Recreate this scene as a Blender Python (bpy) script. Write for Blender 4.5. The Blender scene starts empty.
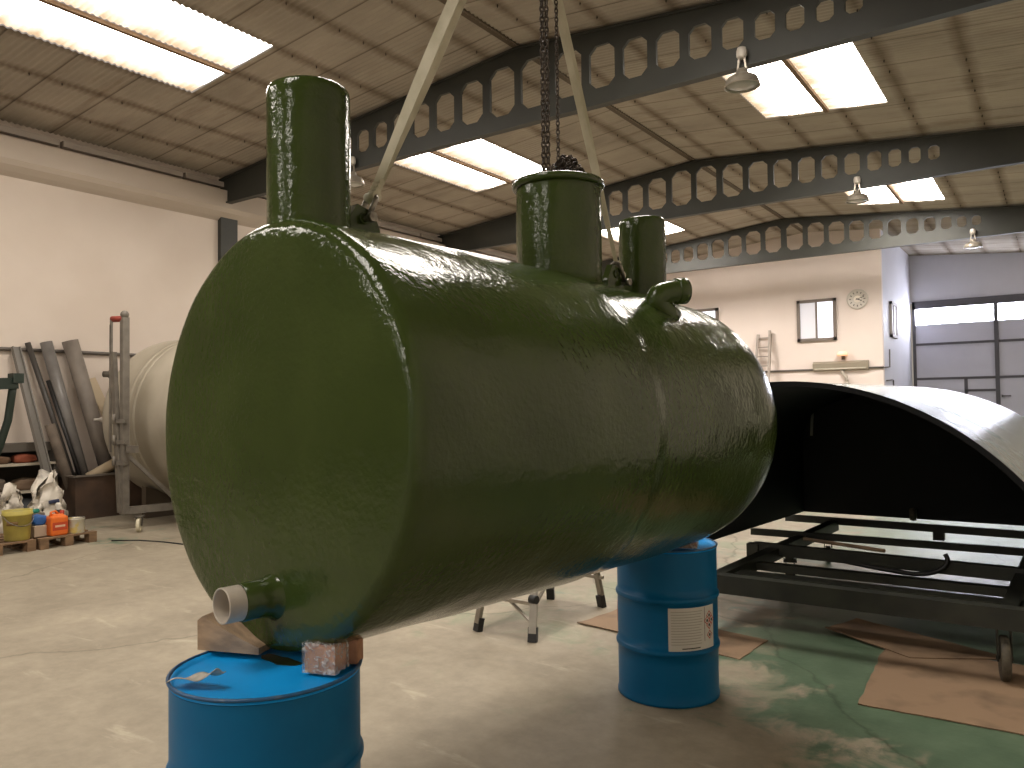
import bpy, bmesh, math, random
from mathutils import Vector, Matrix, noise
random.seed(7)
C = bpy.context.scene.collection
SC = bpy.context.scene
PI = math.pi
V = Vector

# ---------------------------------------------------------------- camera, world, exposure
F_PX, YAW, PITCH, ROLL = 780.5, 0.613916, 0.027965, -0.012719
cam_d = bpy.data.cameras.new('camera'); cam = bpy.data.objects.new('camera', cam_d); C.objects.link(cam)
cam_d.sensor_fit = 'HORIZONTAL'; cam_d.sensor_width = 36.0; cam_d.lens = F_PX / 1024 * 36
cam_d.clip_start = 0.05; cam_d.clip_end = 200
fw = V((-math.sin(YAW)*math.cos(PITCH), math.cos(YAW)*math.cos(PITCH), math.sin(PITCH)))
r0 = V((math.cos(YAW), math.sin(YAW), 0)); u0 = r0.cross(fw)
rr = r0*math.cos(ROLL) + u0*math.sin(ROLL); uu = -r0*math.sin(ROLL) + u0*math.cos(ROLL)
M = Matrix((rr, uu, -fw)).transposed().to_4x4(); M.translation = V((0, 0, 1.70)); cam.matrix_world = M
SC.camera = cam
SC.view_settings.view_transform = 'Standard'; SC.view_settings.look = 'None'
SC.view_settings.gamma = 1.0; SC.view_settings.use_curve_mapping = False
SC.view_settings.exposure = 0.60
WORLD_STRENGTH = 0.25
SKYLIGHT = 13.0
DOORLIGHT = 22.0
w = bpy.data.worlds.new('world'); SC.world = w; w.use_nodes = True
w.node_tree.nodes['Background'].inputs[0].default_value = (1.0, 0.88, 0.76, 1)
w.node_tree.nodes['Background'].inputs[1].default_value = WORLD_STRENGTH

# ---------------------------------------------------------------- materials
def srgb(*c):
    f = lambda x: x/12.92 if x <= 0.04045 else ((x+0.055)/1.055)**2.4
    return tuple(f(x/255) for x in c) + (1,)
def base_mat(name):
    m = bpy.data.materials.new(name); m.use_nodes = True
    nt = m.node_tree; return m, nt, nt.nodes['Principled BSDF']
def mat(name, col, rough=0.6, metal=0.0, col2=None, nscale=6, stretch=(1,1,1), bump=0.0, bscale=60, bdist=0.01, spec=0.5, coat=0.0, contrast=(0.35,0.65), detail=6, rough2=None):
    m, nt, b = base_mat(name); N = nt.nodes; L = nt.links
    b.inputs['Base Color'].default_value = col; b.inputs['Roughness'].default_value = rough
    b.inputs['Metallic'].default_value = metal; b.inputs['Specular IOR Level'].default_value = spec
    b.inputs['Coat Weight'].default_value = coat; b.inputs['Coat Roughness'].default_value = 0.12
    tc = N.new('ShaderNodeTexCoord')
    if col2 is not None:
        mp = N.new('ShaderNodeMapping'); mp.inputs['Scale'].default_value = stretch
        L.new(tc.outputs['Object'], mp.inputs[0])
        n = N.new('ShaderNodeTexNoise'); n.inputs['Scale'].default_value = nscale; n.inputs['Detail'].default_value = detail
        L.new(mp.outputs[0], n.inputs['Vector'])
        r = N.new('ShaderNodeValToRGB'); r.color_ramp.elements[0].position = contrast[0]; r.color_ramp.elements[1].position = contrast[1]
        r.color_ramp.elements[0].color = col; r.color_ramp.elements[1].color = col2
        L.new(n.outputs['Fac'], r.inputs[0]); L.new(r.outputs[0], b.inputs['Base Color'])
        if rough2 is not None:
            mr = N.new('ShaderNodeMapRange'); mr.inputs['To Min'].default_value = rough; mr.inputs['To Max'].default_value = rough2
            mr.inputs['From Min'].default_value = contrast[0]; mr.inputs['From Max'].default_value = contrast[1]
            L.new(n.outputs['Fac'], mr.inputs[0]); L.new(mr.outputs[0], b.inputs['Roughness'])
    if bump:
        n2 = N.new('ShaderNodeTexNoise'); n2.inputs['Scale'].default_value = bscale; n2.inputs['Detail'].default_value = 4
        L.new(tc.outputs['Object'], n2.inputs['Vector'])
        bp = N.new('ShaderNodeBump'); bp.inputs['Strength'].default_value = bump; bp.inputs['Distance'].default_value = bdist
        L.new(n2.outputs['Fac'], bp.inputs['Height']); L.new(bp.outputs[0], b.inputs['Normal'])
    return m
def emit(name, col, strength, dirt=None):
    m, nt, b = base_mat(name); N = nt.nodes; L = nt.links
    b.inputs['Base Color'].default_value = (.6,.6,.6,1); b.inputs['Roughness'].default_value = .5
    b.inputs['Emission Color'].default_value = col; b.inputs['Emission Strength'].default_value = strength
    if dirt:
        tc = N.new('ShaderNodeTexCoord'); n = N.new('ShaderNodeTexNoise'); n.inputs['Scale'].default_value = 1.3; n.inputs['Detail'].default_value = 8
        mp = N.new('ShaderNodeMapping'); mp.inputs['Scale'].default_value = (.6, 6, 1)
        L.new(tc.outputs['Object'], mp.inputs[0]); L.new(mp.outputs[0], n.inputs['Vector'])
        sx = N.new('ShaderNodeSeparateXYZ'); L.new(tc.outputs['Generated'], sx.inputs[0])
        ad = N.new('ShaderNodeMath'); ad.operation = 'MULTIPLY_ADD'; L.new(n.outputs['Fac'], ad.inputs[0]); ad.inputs[1].default_value = .55; L.new(sx.outputs[0], ad.inputs[2])
        r = N.new('ShaderNodeValToRGB'); r.color_ramp.elements[0].position = .28; r.color_ramp.elements[1].position = .74
        r.color_ramp.elements[0].color = dirt; r.color_ramp.elements[1].color = col; e_ = r.color_ramp.elements.new(.55); e_.color = (.075,.064,.052,1)
        L.new(ad.outputs[0], r.inputs[0]); L.new(r.outputs[0], b.inputs['Emission Color'])
    return m

# ---------------------------------------------------------------- mesh builder
class MB:
    def __init__(s): s.v = []; s.f = []; s.sm = []
    def add(s, vs, fs, smooth=False):
        o = len(s.v); s.v += [V(p) for p in vs]
        for f in fs: s.f.append([i+o for i in f]); s.sm.append(smooth)
        return s
    def box(s, lo, hi, M=None, bev=0.0):
        lo, hi = V(lo), V(hi)
        if bev > 0:
            bm = bmesh.new(); bmesh.ops.create_cube(bm, size=1.0)
            d = hi-lo; c = (lo+hi)/2
            for v in bm.verts: v.co = V((v.co.x*d.x, v.co.y*d.y, v.co.z*d.z)) + c
            bmesh.ops.bevel(bm, geom=bm.edges[:], offset=min(bev, min(d)*.45), segments=2, affect='EDGES', profile=.5)
            bm.verts.index_update()
            vs = [v.co.copy() for v in bm.verts]; fs = [[v.index for v in f.verts] for f in bm.faces]; bm.free()
        else:
            vs = [V((x,y,z)) for x in (lo.x,hi.x) for y in (lo.y,hi.y) for z in (lo.z,hi.z)]
            fs = [(0,1,3,2),(4,6,7,5),(0,4,5,1),(2,3,7,6),(0,2,6,4),(1,5,7,3)]
        if M is not None: vs = [M @ v for v in vs]
        return s.add(vs, fs)
    def obox(s, c, size, rotz=0, bev=0.0, rx=0, ry=0):
        Mx = Matrix.Translation(c) @ Matrix.Rotation(rotz,4,'Z') @ Matrix.Rotation(ry,4,'Y') @ Matrix.Rotation(rx,4,'X')
        h = V(size)/2; return s.box(-h, h, Mx, bev)
    def beam(s, a, b, wd, ht, up=(0,0,1), bev=0.0):
        """rectangular bar from a to b"""
        a, b = V(a), V(b); d = (b-a); l = d.length; d.normalize(); up = V(up)
        if abs(d.dot(up)) > .98: up = V((0,1,0))
        x = d.cross(up).normalized(); z = x.cross(d)
        Mx = Matrix((x, d, z)).transposed().to_4x4(); Mx.translation = (a+b)/2
        return s.box((-wd/2,-l/2,-ht/2),(wd/2,l/2,ht/2), Mx, bev)
    def tube(s, pts, r, n=10, closed=False, caps=True, sx=1.0):
        pts = [V(p) for p in pts]; N = len(pts); rs = r if isinstance(r,(list,tuple)) else [r]*N
        T = []
        for i in range(N):
            a = pts[(i-1) % N] if closed else pts[max(i-1,0)]; b = pts[(i+1) % N] if closed else pts[min(i+1,N-1)]
            T.append((b-a).normalized())
        up = V((0,0,1)) if abs(T[0].z) < .9 else V((1,0,0))
        x = T[0].cross(up).normalized(); vs = []
        for i in range(N):
            x = (x - T[i]*x.dot(T[i])).normalized(); y = T[i].cross(x)
            for k in range(n):
                a = 2*PI*k/n; vs.append(pts[i] + (x*math.cos(a)*sx + y*math.sin(a))*rs[i])
        fs = []
        for i in range(N if closed else N-1):
            j = (i+1) % N
            for k in range(n): fs.append((i*n+k, i*n+(k+1)%n, j*n+(k+1)%n, j*n+k))
        s.add(vs, fs, True)
        if caps and not closed:
            s.add(vs[:n], [list(range(n))[::-1]]); s.add(vs[-n:], [list(range(n))])
        return s
    def lathe(s, prof, c=(0,0,0), M=None, n=48, smooth=True, a0=0, a1=2*PI, fn=None):
        """prof: (r, z) list, around local z"""
        full = abs(a1-a0-2*PI) < 1e-6; K = n if full else n+1; vs = []
        for r, z in prof:
            for k in range(K):
                a = a0+(a1-a0)*k/n; p = V((r*math.cos(a), r*math.sin(a), z))
                if fn: p = fn(p, a)
                vs.append(p)
        Mx = M if M is not None else Matrix.Translation(c)
        vs = [Mx @ p for p in vs]; fs = []
        for i in range(len(prof)-1):
            for k in range(n):
                k2 = (k+1) % K
                fs.append((i*K+k, i*K+k2, (i+1)*K+k2, (i+1)*K+k))
        return s.add(vs, fs, smooth)
    def prism(s, poly, M, depth, smooth=False):
        """poly of (x,y) extruded along local z by depth, mapped by M"""
        n = len(poly); vs = [M @ V((x,y,0)) for x,y in poly] + [M @ V((x,y,depth)) for x,y in poly]
        s.add(vs, [list(range(n))[::-1], [n+i for i in range(n)]])
        return s.add(vs, [(i,(i+1)%n,n+(i+1)%n,n+i) for i in range(n)], smooth)
    def sphere(s, c, r, n=12, m=8, sc=(1,1,1)):
        return s.lathe([(max(1e-4,r*math.sin(PI*i/m)), -r*math.cos(PI*i/m)) for i in range(m+1)], M=Matrix.Translation(c) @ Matrix.Diagonal((*sc,1)), n=n)
    def torus(s, c, R, r, M=None, n=40, k=8, sx=1.0):
        Mx = M if M is not None else Matrix.Translation(c)
        pts = [Mx @ V((R*math.cos(2*PI*i/n)*sx, R*math.sin(2*PI*i/n), 0)) for i in range(n)]
        return s.tube(pts, r, k, closed=True)
    def grid(s, fn, nu, nv, smooth=True):
        vs = [fn(i/nu, j/nv) for i in range(nu+1) for j in range(nv+1)]
        fs = [(i*(nv+1)+j,(i+1)*(nv+1)+j,(i+1)*(nv+1)+j+1,i*(nv+1)+j+1) for i in range(nu) for j in range(nv)]
        return s.add(vs, fs, smooth)
    def mesh(s, name, m, org):
        me = bpy.data.meshes.new(name); me.from_pydata([p-org for p in s.v], [], s.f)
        me.polygons.foreach_set('use_smooth', s.sm)
        bm = bmesh.new(); bm.from_mesh(me); bmesh.ops.remove_doubles(bm, verts=bm.verts, dist=1e-5)
        bmesh.ops.recalc_face_normals(bm, faces=bm.faces); bm.to_mesh(me); bm.free()
        me.materials.append(m); me.update(); return me
ORG = {}
def part(name, mb, m, parent, label=None, solid=0.0):
    org = ORG[parent.name]
    o = bpy.data.objects.new(name, mb.mesh(name, m, org)); C.objects.link(o); o.parent = parent; ORG[o.name] = org
    if label: o['label'] = label
    if solid:
        md = o.modifiers.new('solid','SOLIDIFY'); md.thickness = solid; md.offset = 0
    return o
def tag(o, label, cat, group=None):
    o['label'] = label; o['category'] = cat
    if group: o['group'] = group
    return o
def thing(name, label, cat, loc=(0,0,0), group=None):
    o = bpy.data.objects.new(name, None); C.objects.link(o); o.location = loc; ORG[o.name] = V(loc); o.empty_display_size = .1
    return tag(o, label, cat, group)
def single(name, mb, m, label, cat, loc=(0,0,0), group=None, solid=0.0):
    loc = V(loc); o = bpy.data.objects.new(name, mb.mesh(name, m, loc)); C.objects.link(o); o.location = loc; ORG[o.name] = loc
    if solid:
        md = o.modifiers.new('solid','SOLIDIFY'); md.thickness = solid; md.offset = 0
    return tag(o, label, cat, group)
def struct(name, mb, m, parent=None):
    if parent is not None: return part(name, mb, m, parent)
    o = bpy.data.objects.new(name, mb.mesh(name, m, V((0,0,0)))); C.objects.link(o); o['kind'] = 'structure'; ORG[o.name] = V((0,0,0)); return o
def copy_tree(o, loc, label=None, parent=None):
    c = o.copy(); C.objects.link(c); ORG[c.name] = ORG[o.name]
    if parent is None: c.location = loc
    else: c.parent = parent
    if label: c['label'] = label
    for ch in list(o.children): copy_tree(ch, None, None, c)
    return c
def basis(x, y, z, t):
    Mx = Matrix((V(x), V(y), V(z))).transposed().to_4x4(); Mx.translation = V(t); return Mx
def octa(cx, cz, hw, hh, ch):
    return [(cx-hw+ch,cz-hh),(cx+hw-ch,cz-hh),(cx+hw,cz-hh+ch),(cx+hw,cz+hh-ch),(cx+hw-ch,cz+hh),(cx-hw+ch,cz+hh),(cx-hw,cz+hh-ch),(cx-hw,cz-hh+ch)]

# ================================================================ SETTING
XL, XRIDGE, ZRIDGE, SLOPE, XW = -13.5, -6.33, 6.92, 0.088, 1.6
YB, YD, YF, XC = 24.7, 30.0, -18.0, -4.22
def roofz(x): return ZRIDGE - SLOPE*abs(x-XRIDGE)

# floor -------------------------------------------------------------
def floor_mat():
    m, nt, b = base_mat('painted_concrete'); N = nt.nodes; L = nt.links
    tc = N.new('ShaderNodeTexCoord')
    def nz(scale, detail=8, rough=.6, st=(1,1,1), dist=0):
        mp = N.new('ShaderNodeMapping'); mp.inputs['Scale'].default_value = st; L.new(tc.outputs['Object'], mp.inputs[0])
        n = N.new('ShaderNodeTexNoise'); n.inputs['Scale'].default_value = scale; n.inputs['Detail'].default_value = detail; n.inputs['Roughness'].default_value = rough
        n.inputs['Distortion'].default_value = dist
        L.new(mp.outputs[0], n.inputs['Vector']); return n.outputs['Fac']
    def ramp(fac, p0, p1, c0, c1):
        r = N.new('ShaderNodeValToRGB'); r.color_ramp.elements[0].position = p0; r.color_ramp.elements[1].position = p1
        r.color_ramp.elements[0].color = c0; r.color_ramp.elements[1].color = c1; L.new(fac, r.inputs[0]); return r.outputs[0]
    def mix(fac, a, bb, typ='MIX'):
        x = N.new('ShaderNodeMix'); x.data_type = 'RGBA'; x.blend_type = typ
        if isinstance(fac, float): x.inputs[0].default_value = fac
        else: L.new(fac, x.inputs[0])
        L.new(a, x.inputs[6]); L.new(bb, x.inputs[7]); return x.outputs[2]
    def math_(op, a, bb=None):
        x = N.new('ShaderNodeMath'); x.operation = op
        for i, q in enumerate((a, bb)):
            if q is None: continue
            if isinstance(q, (int,float)): x.inputs[i].default_value = q
            else: L.new(q, x.inputs[i])
        return x.outputs[0]
    conc = ramp(nz(1.3), .3, .7, srgb(142,132,114), srgb(170,159,139))
    fine = ramp(nz(9, 10, .7), .35, .7, (.80,.80,.80,1), (1,1,1,1))
    conc = mix(1.0, conc, fine, 'MULTIPLY')
    # pale scuffs and trowel streaks
    sc = ramp(nz(1.1, 9, .65, (1,3.5,1), .6), .60, .72, (0,0,0,1), (.5,.5,.5,1))
    pale = N.new('ShaderNodeRGB'); pale.outputs[0].default_value = srgb(200,190,168)
    conc = mix(sc, conc, pale.outputs[0])
    # green paint left on the right half of the hall, worn through
    sx = N.new('ShaderNodeSeparateXYZ'); L.new(tc.outputs['Object'], sx.inputs[0])
    grad = N.new('ShaderNodeMapRange'); grad.inputs['From Min'].default_value = -3.0; grad.inputs['From Max'].default_value = -.8
    L.new(sx.outputs[0], grad.inputs[0])
    gy = N.new('ShaderNodeMapRange'); gy.inputs['From Min'].default_value = 3.4; gy.inputs['From Max'].default_value = 5.4
    L.new(sx.outputs[1], gy.inputs[0])
    keep = math_('ADD', math_('MULTIPLY', grad.outputs[0], .28), math_('MULTIPLY', gy.outputs[0], .25))
    k = math_('ADD', math_('ADD', math_('MULTIPLY', nz(.85, 9, .62, (1,1,1), .4), .55), math_('MULTIPLY', nz(2.6, 10, .68, (1,1,1), .8), .45)), keep)
    gmask = ramp(k, .80, .86, (0,0,0,1), (.92,.92,.92,1))
    green = ramp(nz(3.5), .3, .7, srgb(68,94,73), srgb(94,118,95))
    g2 = N.new('ShaderNodeMapRange'); g2.inputs['From Min'].default_value = -6.5; g2.inputs['From Max'].default_value = -3.6; L.new(sx.outputs[0], g2.inputs[0])
    film = ramp(math_('ADD', nz(1.3, 9, .65, (1,1,1), .5), math_('ADD', math_('MULTIPLY', g2.outputs[0], .22), math_('MULTIPLY', gy.outputs[0], .10))), .80, .92, (0,0,0,1), (.5,.5,.5,1))
    pgreen = N.new('ShaderNodeRGB'); pgreen.outputs[0].default_value = srgb(112,132,104)
    conc = mix(film, conc, pgreen.outputs[0])
    col = mix(gmask, conc, green)
    # cracks
    vo = N.new('ShaderNodeTexVoronoi'); vo.feature = 'DISTANCE_TO_EDGE'; vo.inputs['Scale'].default_value = .22
    nn = N.new('ShaderNodeTexNoise'); nn.inputs['Scale'].default_value = 1.2; nn.inputs['Detail'].default_value = 6; L.new(tc.outputs['Object'], nn.inputs['Vector'])
    va = N.new('ShaderNodeVectorMath'); va.operation = 'MULTIPLY_ADD'; L.new(nn.outputs['Color'], va.inputs[0]); va.inputs[1].default_value = (.8,.8,0); L.new(tc.outputs['Object'], va.inputs[2])
    L.new(va.outputs[0], vo.inputs['Vector'])
    crack = ramp(vo.outputs['Distance'], .0015, .004, (.62,.62,.60,1), (1,1,1,1))
    col = mix(1.0, col, crack, 'MULTIPLY')
    L.new(col, b.inputs['Base Color'])
    rg = N.new('ShaderNodeMapRange'); rg.inputs['To Min'].default_value = .62; rg.inputs['To Max'].default_value = .36; L.new(gmask, rg.inputs[0]); L.new(rg.outputs[0], b.inputs['Roughness'])
    bp = N.new('ShaderNodeBump'); bp.inputs['Strength'].default_value = .15; bp.inputs['Distance'].default_value = .01
    L.new(nz(25, 6), bp.inputs['Height']); L.new(bp.outputs[0], b.inputs['Normal'])
    return m
struct('floor', MB().box((XL-.2, YF, -.2), (XW+.2, YD+.2, 0)), floor_mat())

# walls -------------------------------------------------------------
M_wall = mat('cream_plaster', srgb(204,191,178), .75, col2=srgb(212,200,188), nscale=.7, bump=.08, bscale=30)
M_wall_back = mat('office_plaster', srgb(230,218,211), .75, col2=srgb(234,222,215), nscale=.8)
M_wall_cool = mat('pale_grey_plaster', srgb(200,200,208), .6, col2=srgb(206,206,214), nscale=1)
M_wall_dark = mat('white_block_wall', srgb(222,212,198), .8, col2=srgb(228,218,204), nscale=1)
struct('wall_left', MB().box((XL-.2, 2.4, 0), (XL, YB, 6.35)), M_wall)
struct('wall_left_rear', MB().box((XL-.2, YF, 0), (XL, 2.4, 6.35)), mat('darkened_unseen_wall', srgb(112,100,86), .85, col2=srgb(128,116,100), nscale=1))  # unseen stretch of wall, coloured dark to dim the green tank's reflections
struct('wall_back', MB().box((XL-.2, YB, 0), (XC, YB+.2, 6.9)), M_wall_back)
struct('wall_side_of_office', MB().box((XC-.2, YB+.2, 0), (XC, YD, 6.85)), M_wall_cool)
mbd = MB(); mbd.box((XC-.2, YD, 5.08), (XW+.2, YD+.2, 7)); mbd.box((.82, YD, 0), (XW+.2, YD+.2, 5.08))
struct('wall_door', mbd, M_wall_cool)
struct('wall_right', MB().box((XW, YF, 0), (XW+.2, YD, 6.5)), M_wall_dark)
# boxed-in white edge beam along the top of the left wall, with its shallow sloping soffit
M_band = mat('white_edge_beam', srgb(192,180,167), .75, col2=srgb(186,174,160), nscale=.6)
mb = MB(); mb.prism([(XL,5.42),(XL+.10,5.48),(XL+.2,5.56),(XL+.25,5.64),(XL+.25,5.98),(XL,5.98)], basis((1,0,0),(0,0,1),(0,1,0),(0,YF,0)), YB-YF)
struct('trim_1', mb, M_band)
M_gut = mat('grey_gutter', srgb(170,160,150), .6)
mb = MB()
y = YF
while y < YB-.1:
    mb.box((XL+.02, y, 6.07), (XL+.14, min(y+2.14, YB), 6.17)); y += 2.2
struct('trim_2', mb, M_gut)

# corrugated roof ---------------------------------------------------
def roof_mat():
    m, nt, b = base_mat('fibre_cement_sheet'); N = nt.nodes; L = nt.links
    tc = N.new('ShaderNodeTexCoord'); sx = N.new('ShaderNodeSeparateXYZ'); L.new(tc.outputs['Object'], sx.inputs[0])
    def nz(scale, st, detail=8, rough=.6):
        mp = N.new('ShaderNodeMapping'); mp.inputs['Scale'].default_value = st; L.new(tc.outputs['Object'], mp.inputs[0])
        n = N.new('ShaderNodeTexNoise'); n.inputs['Scale'].default_value = scale; n.inputs['Detail'].default_value = detail; n.inputs['Roughness'].default_value = rough
        L.new(mp.outputs[0], n.inputs['Vector']); return n.outputs['Fac']
    def ramp(fac, p0, p1, c0, c1):
        r = N.new('ShaderNodeValToRGB'); r.color_ramp.elements[0].position = p0; r.color_ramp.elements[1].position = p1
        r.color_ramp.elements[0].color = c0; r.color_ramp.elements[1].color = c1; L.new(fac, r.inputs[0]); return r.outputs[0]
    def mul(a, bb, f=1.0):
        x = N.new('ShaderNodeMix'); x.data_type = 'RGBA'; x.blend_type = 'MULTIPLY'; x.inputs[0].default_value = f
        L.new(a, x.inputs[6]); L.new(bb, x.inputs[7]); return x.outputs[2]
    def line(out, period, off, width):
        a = N.new('ShaderNodeMath'); a.operation = 'ADD'; a.inputs[1].default_value = off; L.new(out, a.inputs[0])
        d = N.new('ShaderNodeMath'); d.operation = 'PINGPONG'; d.inputs[1].default_value = period/2; L.new(a.outputs[0], d.inputs[0])
        return d.outputs[0], width
    col = ramp(nz(1.2, (.5,1.2,1)), .3, .7, srgb(152,143,131), srgb(180,170,157))
    # laps of the sheets, across the slope lines (every 0.88 m along the hall)
    d, _ = line(sx.outputs[1], .88, .1, 0)
    col = mul(col, ramp(d, .008, .030, (.36,.32,.28,1), (1,1,1,1)))
    # grime bands over each purlin line (every 0.97 m across the hall)
    ax = N.new('ShaderNodeMath'); ax.operation = 'ADD'; ax.inputs[1].default_value = 6.33; L.new(sx.outputs[0], ax.inputs[0])
    ab = N.new('ShaderNodeMath'); ab.operation = 'ABSOLUTE'; L.new(ax.outputs[0], ab.inputs[0])
    d2, _ = line(ab.outputs[0], .97, .46, 0)
    ns = N.new('ShaderNodeMath'); ns.operation = 'MULTIPLY_ADD'; L.new(nz(2.2, (1,1,1)), ns.inputs[0]); ns.inputs[1].default_value = .18; L.new(d2, ns.inputs[2])
    col = mul(col, ramp(ns.outputs[0], .09, .24, (.50,.45,.40,1), (1,1,1,1)))
    col = mul(col, ramp(nz(.9, (.35,2.5,1), 10, .7), .28, .46, (.62,.56,.50,1), (1,1,1,1)))
    L.new(col, b.inputs['Base Color']); b.inputs['Roughness'].default_value = .85
    return m
M_roof = roof_mat()
SKYL = []   # (x0, x1, y0, y1)
for y0, y1 in ((-17.2,-14.3), (-10.2,-7.3), (-3.1,-.2), (3.95,6.83), (11.2,13.9), (18.6,21.2)):
    for x0, x1 in ((-10.72,-9.80), (-9.74,-8.78)): SKYL.append((x0, x1, y0, y1))
for y0, y1 in ((-17.2,-14.3), (-10.2,-7.3), (-3.1,-.2), (3.95,6.83), (11.2,13.8), (18.7,21.4)):
    for x0, x1 in ((-4.16,-3.16), (-3.10,-2.20)): SKYL.append((x0, x1, y0, y1))
PER, AMP = 0.088, 0.011
def wavez(y): return AMP*math.sin(2*PI*y/PER)
def roof_side(x0, x1, name):
    xs = sorted(set([x0, x1] + [v for s in SKYL for v in s[:2] if min(x0,x1) < v < max(x0,x1)]))
    ny = int((YD-YF)/PER*5); mb = MB(); ys = [YF + (YD-YF)*i/ny for i in range(ny+1)]
    vs = [V((x, y, roofz(x)+wavez(y))) for x in xs for y in ys]; fs = []
    for i in range(len(xs)-1):
        cx = (xs[i]+xs[i+1])/2; hol = [s for s in SKYL if s[0] < cx < s[1]]
        for j in range(ny):
            cy = (ys[j]+ys[j+1])/2
            if any(s[2] < cy < s[3] for s in hol): continue
            fs.append((i*(ny+1)+j,(i+1)*(ny+1)+j,(i+1)*(ny+1)+j+1,i*(ny+1)+j+1))
    mb.add(vs, fs, True); return struct(name, mb, M_roof)
roof_side(XL-.2, XRIDGE, 'ceiling'); roof_side(XRIDGE, XW+.2, 'ceiling_right')
struct('trim_3', MB().prism([(-.22,-.03),(0,-.008),(.22,-.03),(.22,.04),(-.22,.04)], basis((.25,0,0),(0,0,1),(0,1,0),(XRIDGE,YF,ZRIDGE)), YD-YF), mat('ridge_cap', srgb(96,84,70), .85))
# roof bolts that poke through along the purlin lines
mb = MB()
for side in (-1, 1):
    for k in range(8):
        x = XRIDGE + side*(.51+.97*k)
        if not XL < x < XW: continue
        y = 1.0
        while y < YD-.3:
            if random.random() < .62 and not any(s[0]-.02 < x < s[1]+.02 and s[2] < y < s[3] for s in SKYL):
                z = roofz(x) - .02; r = .011
                mb.add([(x-r,y,z),(x,y-r,z),(x+r,y,z),(x,y+r,z),(x,y,z-.03),(x,y,z+.03)], [(0,1,4),(1,2,4),(2,3,4),(3,0,4),(1,0,5),(2,1,5),(3,2,5),(0,3,5)])
            y += .44
struct('trim_4', mb, mat('rusty_bolt', srgb(52,42,34), .8))
M_sky = emit('daylit_sheet', (1.0,.92,.83,1), SKYLIGHT, dirt=(.032,.022,.013,1))
M_skyr = emit('daylit_sheet_right', (1.0,.92,.83,1), SKYLIGHT*1.4, dirt=(.024,.017,.010,1))
M_sky_boost = emit('daylit_sheet_boosted', (1.0,.92,.84,1), SKYLIGHT*2.4, dirt=(.016,.011,.007,1))  # far sheets given extra glow to brighten the back wall
for i, s in enumerate(SKYL):
    ny = int((s[3]-s[2])/PER*5); mb = MB()
    def fn(u, v, s=s):
        x = s[0]+(s[1]-s[0])*u; y = s[2]+(s[3]-s[2])*v; return V((x, y, roofz(x)+.02+wavez(y)))
    mb.grid(fn, 1, ny); struct('window_%d' % (i+1), mb, M_sky_boost if s[2] > 17 else M_skyr if s[0] > XRIDGE and s[2] > 0 else M_sky)
mb = MB()    # dark bars between the two sheets of each pair
for i in range(0, len(SKYL), 2):
    a, b_ = SKYL[i], SKYL[i+1]; x = (a[1]+b_[0])/2
    mb.beam((x, a[2], roofz(x)-.02), (x, a[3], roofz(x)-.02), .07, .05)
struct('trim_5', mb, mat('skylight_bar', srgb(120,96,72), .8))

# portal beams with octagonal holes ---------------------------------
M_beam = mat('grey_painted_steel', srgb(55,56,52), .55, col2=srgb(61,62,57), nscale=2, spec=.4)
HOLES_NEAR = [1.78,2.09,2.42,2.77,3.16,3.57,4.00,4.46,4.95,5.48,6.05]; HOLES_FAR = [1.63,1.95,2.29,2.66,3.06,3.48,3.93,4.41,4.92,5.46,6.03]     # -x of hole centres from the right end to the ridge
def holes(dz=0.0, far=False):
    hs = []; HOLES = HOLES_FAR if far else HOLES_NEAR
    for i, h in enumerate(HOLES):
        pit = (HOLES[min(i+1,10)]-HOLES[max(i-1,0)])/(2 if 0 < i < 10 else 1)
        hw = pit*.5-.062; x = -h
        top = 6.30 + dz + .10*(h-1.81); bot = 6.045 - .015*(h-1.8) + dz*.4
        hs.append((x, (top+bot)/2, hw, (top-bot)/2, min(hw, (top-bot)/2)*.50))
        hs.append((2*XRIDGE-x, (top+bot)/2, hw, (top-bot)/2, min(hw, (top-bot)/2)*.50))
    return sorted(hs)
def ztop(x): return 6.88 - .092*abs(x-XRIDGE)
ZB = 5.745
def beam_mesh(Y):
    """web built cell by cell round the octagonal openings, plus flanges"""
    th = .05; bm = MB(); hs = holes(-.06 if Y < 10 else 0, Y > 20)
    def slab(poly):  # poly in (x,z)
        bm.prism(poly, basis((1,0,0),(0,0,1),(0,-1,0),(0,Y+th/2,0)), th)
    x0 = XL+.02; xr = XW
    edges = []
    bounds = []
    for i, h in enumerate(hs):
        l = h[0]-h[2]-.02 if i == 0 else (hs[i-1][0]+hs[i-1][2]+h[0]-h[2])/2
        r = h[0]+h[2]+.02 if i == len(hs)-1 else (h[0]+h[2]+hs[i+1][0]-hs[i+1][2])/2
        bounds.append((l, r))
    slab([(x0,ZB),(bounds[0][0],ZB),(bounds[0][0],ztop(bounds[0][0])),(x0,ztop(x0))])
    slab([(bounds[-1][1],ZB),(xr,ZB),(xr,ztop(xr)),(bounds[-1][1],ztop(bounds[-1][1]))])
    for h, (l, r) in zip(hs, bounds):
        cx, cz, hw, hh, ch = h; o = octa(cx, cz, hw, hh, ch)
        slab([(l,ZB),(r,ZB),o[2],o[1],o[0],o[7]])                # below
        top = [(l,ztop(l)), o[6], o[5], o[4], o[3], (r,ztop(r))]
        if l < XRIDGE < r: top.append((XRIDGE, ztop(XRIDGE)))
        slab(top)
        slab([(l,ZB), o[7], o[6], (l,ztop(l))]); slab([(r,ZB), (r,ztop(r)), o[3], o[2]])
    fl = .13
    for a, b_ in ((x0, XRIDGE), (XRIDGE, xr)):
        bm.beam((a,Y,ztop(a)), (b_,Y,ztop(b_)), fl, .03)
    bm.beam((x0,Y,ZB), (xr,Y,ZB), fl, .025)
    return bm
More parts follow.
